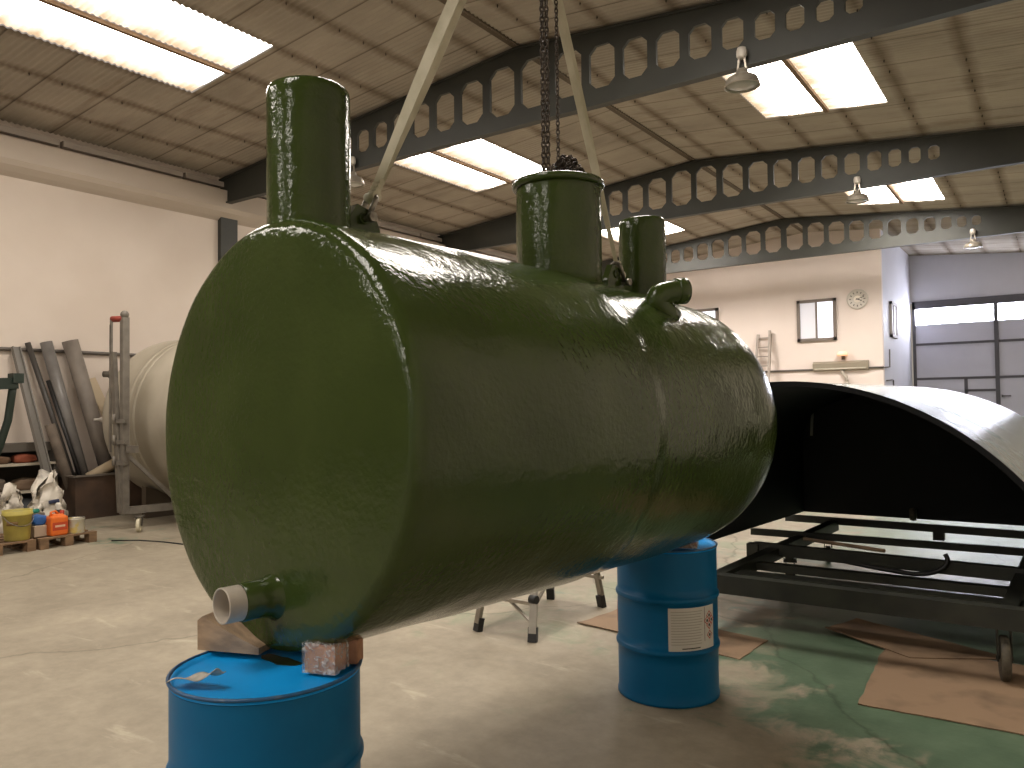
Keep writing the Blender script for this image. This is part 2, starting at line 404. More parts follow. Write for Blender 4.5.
for i, Y in enumerate((9.24, 15.84, 22.44)):
    o = struct('roof_beam' if i == 0 else 'roof_beam.%03d' % i, beam_mesh(Y), M_beam)
    col = MB(); col.box((XL,Y-.07,0),(XL+.10,Y+.31,5.84))
    struct('column' if i == 0 else 'column.%03d' % i, col, M_beam)
    col = MB(); col.box((XW-.4,Y-.15,0),(XW-.01,Y+.15,5.85)); struct('column.%03d' % (i+5), col, M_beam)

# back wall windows and industrial door ------------------------------
M_frame = mat('grey_aluminium', srgb(122,112,104), .5)
M_pane_dim = emit('window_glass_dim', (.62,.60,.70,1), .34)
M_pane = emit('window_glass_lit', (.86,.86,1,1), 1.0)
def window(name, M, w_, h_, split=True, fm=None):
    """local x right, y up, z towards the room"""
    f = MB()
    for a, b_ in (((-w_/2,-h_/2),(w_/2,-h_/2+.09)), ((-w_/2,h_/2-.09),(w_/2,h_/2)), ((-w_/2,-h_/2),(-w_/2+.09,h_/2)), ((w_/2-.09,-h_/2),(w_/2,h_/2))):
        f.box((*a,-.02),(*b_,.07), M)
    f.box((-.03,-h_/2+.05,0),(.03,h_/2-.05,.05), M)
    o = struct(name, f, fm or M_frame)
    p1 = MB().box((-w_/2+.08,-h_/2+.08,0),(-.02,h_/2-.08,.02), M); part('pane', p1, M_pane_dim if split else M_pane, o)
    p2 = MB().box((.02,-h_/2+.08,0),(w_/2-.08,h_/2-.08,.02), M); part('pane', p2, M_pane, o)
    return o
window('window_40', basis((1,0,0),(0,0,1),(0,-1,0),(-6.04,YB-.01,4.18)), 1.14, 1.27)
window('window_41', basis((1,0,0),(0,0,1),(0,-1,0),(-9.68,YB-.01,4.18)), 1.14, 1.27)
window('window_42', basis((0,1,0),(0,0,1),(1,0,0),(XC+.01,26.36,4.18)), .96, 1.08, True, mat('pale_window_frame', srgb(176,170,170), .5))
M_door = mat('door_panel_grey', srgb(196,196,208), .5, col2=srgb(202,202,214), nscale=1)
M_dframe = mat('door_frame_grey', srgb(84,82,88), .5)
X0, X1, XM = XC+.05, .80, -1.71
d = MB()
for a, b_ in (((X0,YD-.08,0),(X0+.10,YD-.0,5.1)), ((X1-.1,YD-.08,0),(X1,YD,5.1)), ((X0,YD-.08,4.84),(X1,YD,5.1)), ((XM-.06,YD-.09,0),(XM+.06,YD-.02,4.9))): d.box(a, b_)
for z in (3.62, 2.44): d.box((X0,YD-.07,z-.04),(X1,YD-.03,z+.04))
door = struct('door_1', d, M_dframe)
p = MB()
for a, b_ in ((X0+.1,XM-.06),(XM+.06,X1-.1)): p.box((a,YD-.035,0.02),(b_,YD+.02,4.30))
part('door_panel', p, M_door, door)
p = MB()
for a, b_ in ((X0+.1,XM-.06),(XM+.06,X1-.1)): p.box((a,YD-.03,4.30),(b_,YD+.02,4.84))
part('light_strip', p, emit('door_light', (.84,.86,1.0,1), DOORLIGHT), door)
p = MB(); p.box((-2.66,YD-.075,0.02),(-2.56,YD-.04,2.44)); p.box((-2.66,YD-.075,1.98),(XM,YD-.04,2.06)); part('wicket_frame', p, M_dframe, door)
p = MB(); p.box((XM+.10,YD-.16,1.80),(XM+.36,YD-.12,1.84)); p.box((XM+.10,YD-.16,1.78),(XM+.13,YD-.02,1.86)); part('door_handle', p, M_dframe, door)

# conduits on the walls (part of the building)
M_cond = mat('grey_conduit', srgb(96,90,84), .6)
mb = MB().tube([(XL+.04,YF+1,2.72),(XL+.04,6.2,2.69),(XL+.04,YB-.1,2.66)], .028, 8); struct('trim_6', mb, M_cond)
mb = MB().tube([(-12.9,YB-.04,2.66),(XC+.02,YB-.04,2.68)], .03, 8); struct('trim_7', mb, M_cond)
mb = MB().tube([(XC+.03,25.0,2.30),(XC+.03,25.9,2.34),(XC+.03,26.1,2.34),(XC+.03,26.1,1.2)], .02, 8)
mb.tube([(XC+.03,24.75,2.68),(XC+.03,25.55,2.72),(XC+.03,25.6,3.25)], .018, 8); struct('trim_8', mb, M_cond)

# ================================================================ GREEN TANK
TC = V((-2.225,1.659,1.619)); TH, TI = .1157, -.014
AX = V((math.sin(TH)*math.cos(TI), math.cos(TH)*math.cos(TI), math.sin(TI))); TS = V((math.cos(TH),-math.sin(TH),0)); TU = TS.cross(AX)
R = .738; TL = 2.92
def TP(s_, u_, d_): return TC + TS*s_ + TU*u_ + AX*d_
def green_mat():
    m, nt, b = base_mat('green_gelcoat'); N = nt.nodes; L = nt.links
    tc = N.new('ShaderNodeTexCoord')
    n = N.new('ShaderNodeTexNoise'); n.inputs['Scale'].default_value = 2.5; n.inputs['Detail'].default_value = 8; L.new(tc.outputs['Object'], n.inputs['Vector'])
    r = N.new('ShaderNodeValToRGB'); r.color_ramp.elements[0].position = .35; r.color_ramp.elements[1].position = .68
    r.color_ramp.elements[0].color = srgb(48,62,25); r.color_ramp.elements[1].color = srgb(57,71,32)
    L.new(n.outputs['Fac'], r.inputs[0]); L.new(r.outputs[0], b.inputs['Base Color'])
    b.inputs['Roughness'].default_value = .13; b.inputs['Specular IOR Level'].default_value = .40
    prev = None
    for sc, st, di, strec in ((8, .25, .02, (1,1,1)), (42, .55, .0045, (1,1,1))):
        mp = N.new('ShaderNodeMapping'); mp.inputs['Scale'].default_value = strec; L.new(tc.outputs['Object'], mp.inputs[0])
        q = N.new('ShaderNodeTexNoise'); q.inputs['Scale'].default_value = sc; q.inputs['Detail'].default_value = 3; L.new(mp.outputs[0], q.inputs['Vector'])
        bp = N.new('ShaderNodeBump'); bp.inputs['Strength'].default_value = st; bp.inputs['Distance'].default_value = di; L.new(q.outputs['Fac'], bp.inputs['Height'])
        if prev: L.new(prev, bp.inputs['Normal'])
        prev = bp.outputs[0]
    L.new(prev, b.inputs['Normal'])
    return m
M_green = green_mat()
tank = thing('fiberglass_tank', 'big glossy dark green fiberglass tank with three necks, slung above two blue drums', 'tank', (TC.x, TC.y, .88))
prof = [(1e-4,-.012),(.15,-.012),(.3,-.010),(.45,-.006),(.55,-.002),(.65,.002)]
for k in range(1, 9):
    a = PI/2*k/8; prof.append((R-.052+.052*math.sin(a), .003+.052*(1-math.cos(a))))
dd = .13
while dd < 1.33: prof.append((R, dd)); dd += .05
prof += [(R,1.35),(R-.001,1.37),(R-.004,1.39),(R-.008,1.42),(R-.011,1.44),(R-.012,1.455)]
for k in range(1, 17):
    d_ = 1.455+(2.37-1.455)*k/16; t = k/16; prof.append((R-.012 - (R-.012-.951*R)*t*t, d_))
for k in range(1, 15):
    t = k/14; prof.append((.951*R*(1-.36*t**2.8), 2.37+.53*(1-(1-t)**1.25)))
prof += [(.58*R,2.908),(.45*R,2.915),(.2*R,2.92),(1e-4,2.92)]
def wob(p, a):
    q = noise.noise(p*3.1)*.006 + noise.noise(p*9.0)*.0022
    rad = math.hypot(p.x, p.y)
    p = V((p.x, p.y, p.z + .034*(1+p.x/R)*max(0, 1-max(p.z,0)/.6)))      # the near end is laminated on slightly askew
    if rad < R-.06: return V((p.x, p.y, p.z + q*.8))
    k = 1 + q/max(rad,.3); return V((p.x*k, p.y*k, p.z))
Mt = basis(TS, TU, AX, TC)
shell = part('tank_shell', MB().lathe(prof, M=Mt, n=160, fn=wob), M_green, tank)
def neck_axis(d_): p = TP(0,0,d_); return p.x, p.y
def neck(name, d_, r, zt, zb, lip=0.0, openr=True):
    x, y = neck_axis(d_); fl_ = .3 if r < .15 and d_ < 1 else 1; pf = [(r+.05*fl_,zb-.02),(r+.02*fl_,zb+.01),(r+.006*fl_,zb+.035),(r,zb+.07)]
    z = zb+.13
    while z < zt-.04: pf.append((r,z)); z += .06
    pf += [(r,zt-.03),(r-.003,zt-.012),(r-.010,zt-.003),(r-.018,zt)]
    if lip == 0: pf += [(r*.5, zt), (1e-4, zt)]
    else: pf += [(r-.024,zt-.01),(r-.024,zb)]
    def fn(p, a):
        k = 1 + noise.noise(p*6.0)*.012; return V((p.x*k,p.y*k,p.z + (noise.noise(p*4+V((9,0,0)))*.006 if p.z > zt-.02 else 0)))
    return part(name, MB().lathe(pf, (x,y,0), n=56, fn=fn), M_green, tank)
neck('tall_neck', .21, .147, 2.85, 2.30)
nk = neck('manhole_neck', 1.66, .212, 2.795, 2.27, lip=1)
x, y = neck_axis(1.66)
part('rim', MB().lathe([(.190,2.775),(.222,2.772),(.230,2.780),(.231,2.800),(.224,2.808),(.190,2.806)], (x,y,0), n=56), M_green, nk)
neck('short_neck', 2.43, .133, 2.755, 2.18)
# elbow vent
def at(x, y, D): return V((0,0,1.70)) + (rr*((x-512)/F_PX) - uu*((y-384)/F_PX) + fw)*D
e0 = V((-1.53,3.49,2.135)); De = (e0-V((0,0,1.7))).dot(fw)
nrm = (TS*math.cos(math.radians(50)) + TU*math.sin(math.radians(50))).normalized()
P0, P1, P2 = at(665,312,De+.03), at(648,294,De-.03), at(684,291,De+.04)
pts = [P0 + (P0-P1)*.4, P0]
for k in range(1, 12):
    u = k/12; pts.append(P0*(1-u)**2 + (P1+(P1-(P0+P2)/2)*.25)*2*u*(1-u) + P2*u*u)
pts += [P2]
el = MB().tube(pts, .057, 22)
sd = (pts[-1]-pts[-2]).normalized(); el.tube([P2-sd*.05, P2-sd*.045, P2+sd*.004, P2+sd*.006], [.057,.064,.064,.056], 22)
part('elbow_vent', el, M_green, tank)
# outlet pipe low on the near end
o0 = TP(.045,-.545,0); 
def ring_prof(r, l0, l1, wall): return [(r-wall,l0),(r,l0),(r,l1),(r-wall,l1)]
Mo = basis(TS, TU, AX, o0)
op = part('outlet_collar', MB().lathe([(.092,.052),(.078,.034),(.067,.020),(.063,-.01),(.062,-.082),(.058,-.085),(.057,-.02)], M=Mo, n=40), M_green, tank, 'short green laminated collar around the outlet pipe')
M_pvc = mat('grey_pvc', srgb(186,178,166), .4, col2=srgb(172,164,154), nscale=14)
part('outlet_pipe', MB().lathe([(.052,.02),(.052,-.142),(.053,-.145),(.057,-.145),(.0575,-.142),(.0575,-.06)], M=Mo, n=40), M_pvc, op, 'bare grey plastic pipe end')
part('bore_shade_disc', MB().lathe([(1e-4,.01),(.053,.01)], M=Mo, n=40), mat('dark_pipe_inside', srgb(40,40,36), .7), op)  # disc coloured dark to stand for the shade inside the pipe
# lifting lugs
for d_, hh in ((.43, .12), (2.12, .13)):
    b_ = TP(0, R-.02, d_); zb = b_.z
    lug = MB(); Ml = basis(AX, V((0,0,1)), TS, b_-TS*.02)
    outl = [(-.085,-.03),(.085,-.03),(.075,.06),(.045,hh),(-.03,hh+.02),(-.075,.07)]
    lug.prism(outl, Ml, .04); lug.torus((0,0,0), .019, .005, M=basis(AX,V((0,0,1)),TS, b_+V((0,0,hh-.03))-TS*.022), n=16, k=6); lug.torus((0,0,0), .019, .005, M=basis(AX,V((0,0,1)),TS, b_+V((0,0,hh-.03))+TS*.022), n=16, k=6)
    part('lifting_lug', lug, M_green, tank)

# ---------------------------------------------------------------- slings, shackles, hoist and chain
M_sling = mat('pale_webbing', srgb(198,194,176), .85, col2=srgb(168,164,142), nscale=9, stretch=(1,1,.5), bump=.4, bscale=220, bdist=.002)
M_shackle = mat('galvanised_steel', srgb(150,146,138), .38, metal=.85, col2=srgb(95,90,84), nscale=30)
M_chain = mat('dull_chain_steel', srgb(58,50,44), .5, metal=.6, col2=srgb(84,76,68), nscale=40)
HOOK = TP(0, 2.80, 1.385); HOOK.x -= 0
def shackle(p, dirv, label):
    b = MB(); x = TS; y = dirv.normalized(); 
    pts = [p - x*.032 - y*.03] + [p - x*.032*math.cos(a) + y*(.05+.034*math.sin(a)) for a in [PI*k/10 for k in range(11)]] + [p + x*.032 - y*.03]
    t = thing('shackle', label, 'shackle', p, 'shackles on the lifting lugs')
    part('bow', b.tube(pts, .011, 10), M_shackle, t)
    pin = MB().tube([p - x*.075 - y*.03, p + x*.055 - y*.03], .011, 10); pin.tube([p + x*.045 - y*.03, p + x*.07 - y*.03], .02, 6); pin.torus((0,0,0), .016, .005, M=basis(x, y, x.cross(y), p - x*.09 - y*.03), n=14, k=6)
    part('pin', pin, M_shackle, t); return t
def sling(a, b_, label, grp, w0, w1):
    """doubled webbing strap: flat, pinched at the shackle, spread further up"""
    d = (b_-a); l = d.length; d.normalize(); n = 40; vd = V((1,0,0)) - d*d.x; vd = (V((.75,.66,0)) - d*d.dot(V((.75,.66,0)))).normalized(); nd = d.cross(vd)
    t = thing('lifting_sling', label, 'sling', a, grp)
    for sgn in (-1, 1):
        m = MB(); vs = []; fs = []
        for i in range(n+1):
            u = i/n; wd = w0 + (w1-w0)*min(1, max(0, (u-.12)/.2)); tw = (.5+.3*sgn)*math.sin(u*4+sgn) * .35
            vx = (vd*math.cos(tw)+nd*math.sin(tw)); c = a + d*l*u + nd*sgn*(.006+.010*math.sin(PI*min(1,u*1.4))) + vd*sgn*.012*math.sin(u*PI)
            nn = d.cross(vx)
            vs += [c - vx*wd/2 - nn*.002, c + vx*wd/2 - nn*.002, c + vx*wd/2 + nn*.002, c - vx*wd/2 + nn*.002]
        for i in range(n):
            for k in range(4): fs.append((i*4+k, i*4+(k+1)%4, i*4+4+(k+1)%4, i*4+4+k))
        fs += [(0,1,2,3), (4*n,4*n+3,4*n+2,4*n+1)]
        m.add(vs, fs); part('strap', m, M_sling, t)
    eye = MB(); eye.tube([a + TS*math.cos(q)*.03 + d*(.02+math.sin(q)*.0) - nd*0 for q in (PI,0)], .022, 12)
    for k in range(3): eye.tube([a - TS*.022 + d*(.045+.02*k), a + TS*.022 + d*(.05+.02*k)], .014, 8)
    part('eye', eye, M_sling, t)
    return t
s1 = TP(0,.885,.475); s2 = TP(0,.80,2.185)
lugA = TP(0,.80,.46); lugB = TP(0,.79,2.17)
d1 = (HOOK-s1).normalized(); d2 = (HOOK-s2).normalized()
shackle(TP(0,.835,.45), d1, 'steel shackle holding the sling behind the tall neck')
shackle(TP(0,.805,2.17), d2, 'dark shackle holding the sling between the manhole and the short neck')
sling(s1, HOOK-d1*.05, 'pale webbing sling rising from behind the tall neck to the top edge', 'webbing lifting slings', .034, .046)
sling(s2, HOOK-d2*.05, 'pale webbing sling running down behind the open manhole neck', 'webbing lifting slings', .022, .034)
def chain_links(mb, pts, pitch, lw, wire):
    """pts: polyline; oval links alternate by a quarter turn"""
    acc = 0; i = 0; k = 0; path = [V(p) for p in pts]; segs = [(path[j], path[j+1]) for j in range(len(path)-1)]
    tot = sum((b_-a).length for a, b_ in segs); pos = 0
    while pos < tot:
        s_ = pos
        for a, b_ in segs:
            L_ = (b_-a).length
            if s_ <= L_: break
            s_ -= L_
        d = (b_-a).normalized(); c = a + d*s_
        up = V((1,0,0)) if abs(d.x) < .8 else V((0,1,0)); x = (up - d*up.dot(d)).normalized(); y = d.cross(x)
        th = (.5 if k % 2 else 2.07); vx = x*math.cos(th)+y*math.sin(th)
        ring = []
        for q in range(10):
            t_ = 2*PI*q/10; ring.append(c + vx*lw/2*math.cos(t_) + d*pitch*.68*math.sin(t_))
        mb.tube(ring, wire, 5, closed=True); pos += pitch; k += 1
hoist = thing('chain_hoist', 'chain hoist and hook high above the tank, chains running down into the manhole', 'hoist', TP(0,3.0,1.5))
HB = TP(0,3.15,1.5)
b = MB(); b.lathe([(1e-4,-.10),(.12,-.10),(.15,-.06),(.15,.06),(.12,.10),(1e-4,.10)], M=basis(V((0,0,1)),AX,TS,HB), n=24); part('body', b, mat('hoist_red', srgb(130,40,30), .4), hoist)
hk = MB(); hk.tube([HB+V((0,0,-.12)), HB+V((0,0,-.2)), HOOK+V((.0,0,.10)), HOOK+V((0,.05,.03)), HOOK+V((0,.03,-.045)), HOOK+V((0,-.03,-.05)), HOOK+V((0,-.07,-.01))], [.02,.02,.02,.022,.022,.018,.01], 10); part('hook', hk, M_shackle, hoist)
zr = roofz(HB.x)
b = MB(); chain_links(b, [HB+V((0,0,.12)), (HB.x,HB.y,zr-.09)], .05, .035, .006); part('suspension_chain', b, M_chain, hoist)
b = MB(); p0 = TP(0,0,1.565)
for off in (-.009, .011):
    chain_links(b, [(p0.x+off*.9, p0.y+off*.6, HB.z-.05), (p0.x+off*.9, p0.y+off*.6, 2.66)], .026, .020, .0048)
part('load_chain', b, M_chain, hoist, 'pair of dark steel load chains hanging side by side')
b = MB(); p1 = TP(0,0,1.665); chain_links(b, [(p1.x, p1.y, HB.z-.05), (p1.x, p1.y, 2.72)], .022, .017, .0034)
part('hand_chain', b, M_chain, hoist, 'thinner grey hand chain')
b = MB(); pc = TP(0,0,1.725)
for k in range(420):
    a = random.random()*2*PI; rr_ = .105*math.sqrt(random.random()); h = 2.79+.17*max(.15,1-(rr_/.11)**2)*random.random()**.4
    c = V((pc.x+rr_*math.cos(a), pc.y+rr_*math.sin(a), h))
    d = V((random.uniform(-1,1),random.uniform(-1,1),random.uniform(-.8,.8))).normalized(); x = d.orthogonal().normalized()
    b.tube([c + x*.013*math.cos(2*PI*q/8) + d*.020*math.sin(2*PI*q/8) for q in range(8)], .0042, 5, closed=True)
part('chain_heap', b, M_chain, hoist, 'heap of slack chain piled in the manhole mouth')
b = MB(); b.lathe([(1e-4,2.785),(.12,2.79),(.185,2.77),(.185,2.75),(1e-4,2.74)], (pc.x,pc.y,0), n=24)
x, y = neck_axis(1.66)
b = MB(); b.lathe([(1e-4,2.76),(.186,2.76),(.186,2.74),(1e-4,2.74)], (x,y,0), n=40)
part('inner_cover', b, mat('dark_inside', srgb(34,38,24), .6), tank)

# ================================================================ DRUMS
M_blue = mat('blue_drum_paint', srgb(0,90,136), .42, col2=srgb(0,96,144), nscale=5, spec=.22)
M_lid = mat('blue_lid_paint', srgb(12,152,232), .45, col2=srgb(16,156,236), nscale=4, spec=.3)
M_rimm = mat('scuffed_blue_rim', srgb(26,78,120), .4, col2=srgb(90,110,128), nscale=26, contrast=(.55,.75))
def drum(loc, label):
    t = thing('steel_drum', label, 'drum', (*loc,0), 'blue steel drums under the tank')
    r = .292; pf = [(1e-4,.012),(r-.01,.012),(r-.004,0.0),(r+.004,.003),(r+.005,.018),(r,.028)]
    for zc in (.30, .59):
        z = pf[-1][1]
        while z+.06 < zc-.03: z += .05; pf.append((r, z))
        for k in range(9): a = -PI/2+PI*k/8; pf.append((r+.011*math.cos(a), zc+.017*math.sin(a)))
    z = pf[-1][1]
    while z+.06 < .85: z += .05; pf.append((r, z))
    pf += [(r,.856)]
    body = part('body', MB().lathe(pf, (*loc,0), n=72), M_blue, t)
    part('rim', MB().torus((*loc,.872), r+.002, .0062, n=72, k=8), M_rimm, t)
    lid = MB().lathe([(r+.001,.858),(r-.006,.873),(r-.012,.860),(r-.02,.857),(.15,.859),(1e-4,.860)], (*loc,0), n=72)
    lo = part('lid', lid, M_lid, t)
    return t, lo
D1 = (-2.112,1.612); D2 = (-1.959,4.355)
dr1, lid1 = drum(D1, 'nearer blue steel drum under the front of the green tank, cut off by the frame')
bg = MB()
dr2, lid2 = drum(D2, 'blue steel drum with a white hazard label under the far end of the tank')
# green paint run on the near lid
sp = MB(); cx, cy = -2.16, 1.70
blob = [(cx + (.075+.03*noise.noise(V((math.cos(a)*1.5,math.sin(a)*1.5,3))))*math.cos(a)*1.3, cy + (.03+.012*noise.noise(V((math.cos(a)*2,math.sin(a)*2,7))))*math.sin(a)) for a in [2*PI*k/28 for k in range(28)]]
sp.prism(blob, Matrix.Translation((0,0,.8585)), .003); part('paint_run', sp, mat('dark_green_resin', srgb(40,48,22), .3), lid1, 'dark green resin dripped on the lid')
# hazard label, curved on the drum
def curved(mb, a0, a1, z0, z1, r, th=.0012, n=14):
    vs = []; fs = []
    for i in range(n+1):
        a = a0+(a1-a0)*i/n
        for rad in (r, r+th):
            for z in (z0, z1): vs.append((D2[0]+rad*math.cos(a), D2[1]+rad*math.sin(a), z))
    for i in range(n):
        o = i*4; fs += [(o+2,o+6,o+7,o+3),(o,o+1,o+5,o+4),(o+1,o+3,o+7,o+5),(o,o+4,o+6,o+2)]
    fs += [(0,2,3,1),(n*4,n*4+1,n*4+3,n*4+2)]; return mb.add(vs, fs)
AL0, AL1 = math.radians(-65), math.radians(-5)
M_label = mat('white_label', srgb(202,200,194), .55); M_ink = mat('grey_print', srgb(150,146,134), .6); M_dark = mat('dark_print', srgb(60,52,46), .6); M_red = mat('red_print', srgb(176,60,48), .6)
lb = part('hazard_label', curved(MB(), AL0, AL1, .315, .555, .2925), M_label, dr2, 'white printed paper label with hazard diamonds')
tx = MB(); da = AL1-AL0
for k in range(13): curved(tx, AL0+da*.05, AL0+da*(.60+.08*random.random()), .535-k*.015-.003, .535-k*.015, .2938, .0004, 8)
part('small_print', tx, M_ink, lb)
curved_rule = MB(); curved(curved_rule, AL0+da*.725, AL0+da*.735, .36, .55, .2938, .0004, 2); curved(curved_rule, AL0+da*.25, AL0+da*.62, .327, .333, .2938, .0004, 8); part('rule', curved_rule, M_dark, lb)
def on_label(a, z, u, v, rad): return V((D2[0]+rad*math.cos(a+u/rad), D2[1]+rad*math.sin(a+u/rad), z+v))
for (fa, z) in ((.86,.50),(.86,.445),(.93,.472),(.80,.472),(.87,.39)):
    a = AL0+da*fa; s_ = .026
    ring_o = [(0,-s_),(s_,0),(0,s_),(-s_,0)]; ring_i = [(x*.74,y*.74) for x,y in ring_o]
    vs = [on_label(a,z,x,y,.2944) for x,y in ring_o] + [on_label(a,z,x,y,.2944) for x,y in ring_i]
    hd_ = part('hazard_diamond', MB().add(vs, [(i,(i+1)%4,4+(i+1)%4,4+i) for i in range(4)]), M_red, lb)
    part('hazard_symbol', MB().add([on_label(a,z,x*s_*.34,y*s_*.34,.2945) for x,y in ((-.6,-1),(.6,-1),(1,.1),(.3,1),(-.5,.8),(-1,0))], [list(range(6))]), M_dark, lb)
part('red_sticker', curved(MB(), math.radians(-172), math.radians(-149), .40, .52, .2925), M_red, dr2, 'red sticker on the drum side')

# ---------------------------------------------------------------- chocks and scraps
M_wood = mat('weathered_wood', srgb(176,150,122), .8, col2=srgb(136,116,96), nscale=5, stretch=(1,6,6))
M_brick = mat('brick_red', srgb(176,132,104), .8, col2=srgb(150,110,84), nscale=22)
def glassy(name):
    m, nt, b = base_mat(name); N = nt.nodes; L = nt.links
    b.inputs['Base Color'].default_value = (.9,.88,.85,1); b.inputs['Alpha'].default_value = .30; b.inputs['Roughness'].default_value = .12; b.inputs['Specular IOR Level'].default_value = .9
    tc = N.new('ShaderNodeTexCoord'); n = N.new('ShaderNodeTexNoise'); n.inputs['Scale'].default_value = 45; n.inputs['Detail'].default_value = 3; n.inputs['Distortion'].default_value = 1
    L.new(tc.outputs['Object'], n.inputs['Vector']); bp = N.new('ShaderNodeBump'); bp.inputs['Strength'].default_value = 1; bp.inputs['Distance'].default_value = .02
    L.new(n.outputs['Fac'], bp.inputs['Height']); L.new(bp.outputs[0], b.inputs['Normal'])
    r = N.new('ShaderNodeMapRange'); r.inputs['From Min'].default_value = .45; r.inputs['From Max'].default_value = .75; r.inputs['To Min'].default_value = .12; r.inputs['To Max'].default_value = .75
    L.new(n.outputs['Fac'], r.inputs[0]); L.new(r.outputs[0], b.inputs['Alpha'])
    return m
M_wrap = glassy('clear_plastic_wrap')
a = V((-2.44,1.575,.88)); b_ = V((-2.215,1.655,.88)); dx = (b_-a).normalized(); dy = V((-dx.y,dx.x,0)); L_ = (b_-a).length
wd = MB(); wd.prism([(0,0),(L_,0),(L_,.022),(L_*.55,.065),(.02,.115),(0,.10)], basis(dx, V((0,0,1)), -dy, a+dy*.13), .13)
single('wooden_wedge', wd, M_wood, 'rough wooden wedge on the near drum lid, below the outlet pipe', 'wedge', a)
def brick(c, size, rz, label, wrap=True, name='wrapped_brick', grp=None, rx=0):
    t = thing(name, label, 'brick', c, grp); c = V(c)
    part('brick', MB().obox(c+V((0,0,size[2]/2)), size, rz, .006, rx), M_brick, t)
    if wrap:
        wm = MB()
        h = V(size)/2 + V((.004,.004,.004)); Mw = Matrix.Translation(c+V((0,0,size[2]/2+.006))) @ Matrix.Rotation(rz,4,'Z') @ Matrix.Rotation(rx,4,'X')
        bm = bmesh.new(); bmesh.ops.create_cube(bm, size=2); bmesh.ops.subdivide_edges(bm, edges=bm.edges[:], cuts=7, use_grid_fill=True)
        for v in bm.verts:
            q = V((v.co.x*h.x, v.co.y*h.y, v.co.z*h.z)); v.co = q*(1+.05*abs(noise.noise(q*60))) ; 
        bm.verts.index_update(); wm.add([Mw @ v.co for v in bm.verts], [[v.index for v in f.verts] for f in bm.faces]); bm.free()
        part('plastic_wrap', wm, M_wrap, t, 'crinkled clear plastic film')
    return t
brick((-1.938,1.702,.868), (.105,.085,.085), .35, 'reddish brick in clear plastic film on the right of the near drum lid')
brick((-1.930,1.800,.868), (.07,.06,.080), .5, 'bare reddish block tucked behind the plastic-wrapped brick on the near drum', False, 'brick_block')
brick((-1.80,4.27,.872), (.13,.09,.085), .3, 'brick in plastic film wedged on the far drum under the tank end', True, 'wrapped_brick')
rg = MB()
r0_ = V((-2.205,1.392,.887))
def ragf(u, v):
    p = r0_ + V((-.028+.15*u, -.02+.05*u+.07*(v-.5)*(1-.5*u), 0))
    p.z += .006 + .045*max(0,u-.6)**1.3*2.2*(1-.3*v) + .006*math.sin(7*u+5*v) - .015*(1-u)**4
    return p
rg.grid(ragf, 16, 8); single('torn_rag', rg, mat('grey_cloth', srgb(186,182,172), .9, col2=srgb(160,158,148), nscale=40), 'small torn grey rag on the rim of the near drum', 'rag', r0_, solid=.003)

# ================================================================ BLACK MOULD ON ITS CART
M_black = mat('black_gelcoat', srgb(22,23,25), .75, col2=srgb(27,28,30), nscale=3, spec=.15)
M_blackin = mat('black_inner_face', srgb(14,15,17), .6, col2=srgb(18,19,21), nscale=4, spec=.3)
M_outer = mat('grey_outer_skin', srgb(104,116,116), .25, col2=srgb(122,134,134), nscale=2, bump=.1, bscale=18)
mould = thing('half_round_mould', 'half-round black tank mould with its open end facing, resting on a dark cart', 'mould', (-1.5,7.5,.46))
YN, YFAR, RM, ZM = 5.8, 9.2, 1.91, -.06
def mprof(r, zb):
    pts = []
    a = math.asin(max(-1,(zb-ZM)/r)); n = 40; a1 = math.acos(-.80/r)
    for i in range(n+1): t = a+(a1-a)*i/n; pts.append((r*math.cos(t), ZM+r*math.sin(t)))
    x0, z0 = pts[-1]
    for k in range(1, 9):
        q = k/8; pts.append((x0-(.26-(RM-r)*.8)*math.sin(q*PI/2), z0-.30*(1-math.cos(q*PI/2))-.10*q))
    pts.append((pts[-1][0]-.01, zb)); return pts
def mxc(y): return -1.66+.0824*(y-5.8)
def mshell(r, ys, zb):
    mb = MB(); P = mprof(r, zb); n = len(P)
    vs = [V((x+mxc(y), y, z)) for y in ys for x, z in P]
    mb.add(vs, [(i*n+k,i*n+k+1,(i+1)*n+k+1,(i+1)*n+k) for i in range(len(ys)-1) for k in range(n-1)], True); return mb
ysm = [YN+(YFAR-YN)*i/12 for i in range(13)]
part('outer_skin', mshell(RM, ysm, .46), M_outer, mould, 'glossy grey outer skin')
part('inner_skin', mshell(RM-.03, ysm, .46), M_blackin, mould)
mb = MB(); Po, Pi_ = mprof(RM+.003,.46), mprof(RM-.034,.46); n = len(Po)
vs = []
for y in (YN-.012, YN+.01):
    vs += [V((x+mxc(y),y,z)) for x,z in Po] + [V((x+mxc(y),y,z)) for x,z in Pi_]
fs = []
for k in range(n-1):
    a,b_,c_,d_ = k, k+1, n+k+1, n+k
    fs += [(a,b_,c_,d_),(2*n+a,2*n+d_,2*n+c_,2*n+b_),(a,2*n+a,2*n+b_,b_),(d_,c_,2*n+c_,2*n+d_)]
mb.add(vs, fs); part('rim_flange', mb, M_black, mould)
P = mprof(RM-.02,.46); mb = MB(); mb.prism([(x+mxc(YFAR),z) for x,z in P], basis((1,0,0),(0,0,1),(0,-1,0),(0,YFAR,0)), .04); part('end_wall', mb, M_blackin, mould)
part('glint_strip', MB().obox((-2.31,9.13,1.50), (.03,.006,.36), 0, 0, 0, .06), mat('pale_glint', srgb(120,124,112), .6), mould, 'pale strip standing for a glint on the inside wall')  # vertical glint inside the mould, put in as a pale strip
part('cleat', MB().tube([(-1.95,5.77,1.86),(-1.92,5.77,1.885),(-1.84,5.77,1.885),(-1.80,5.77,1.862)], .012, 8), mat('rusty_cleat', srgb(84,60,44), .7), mould)

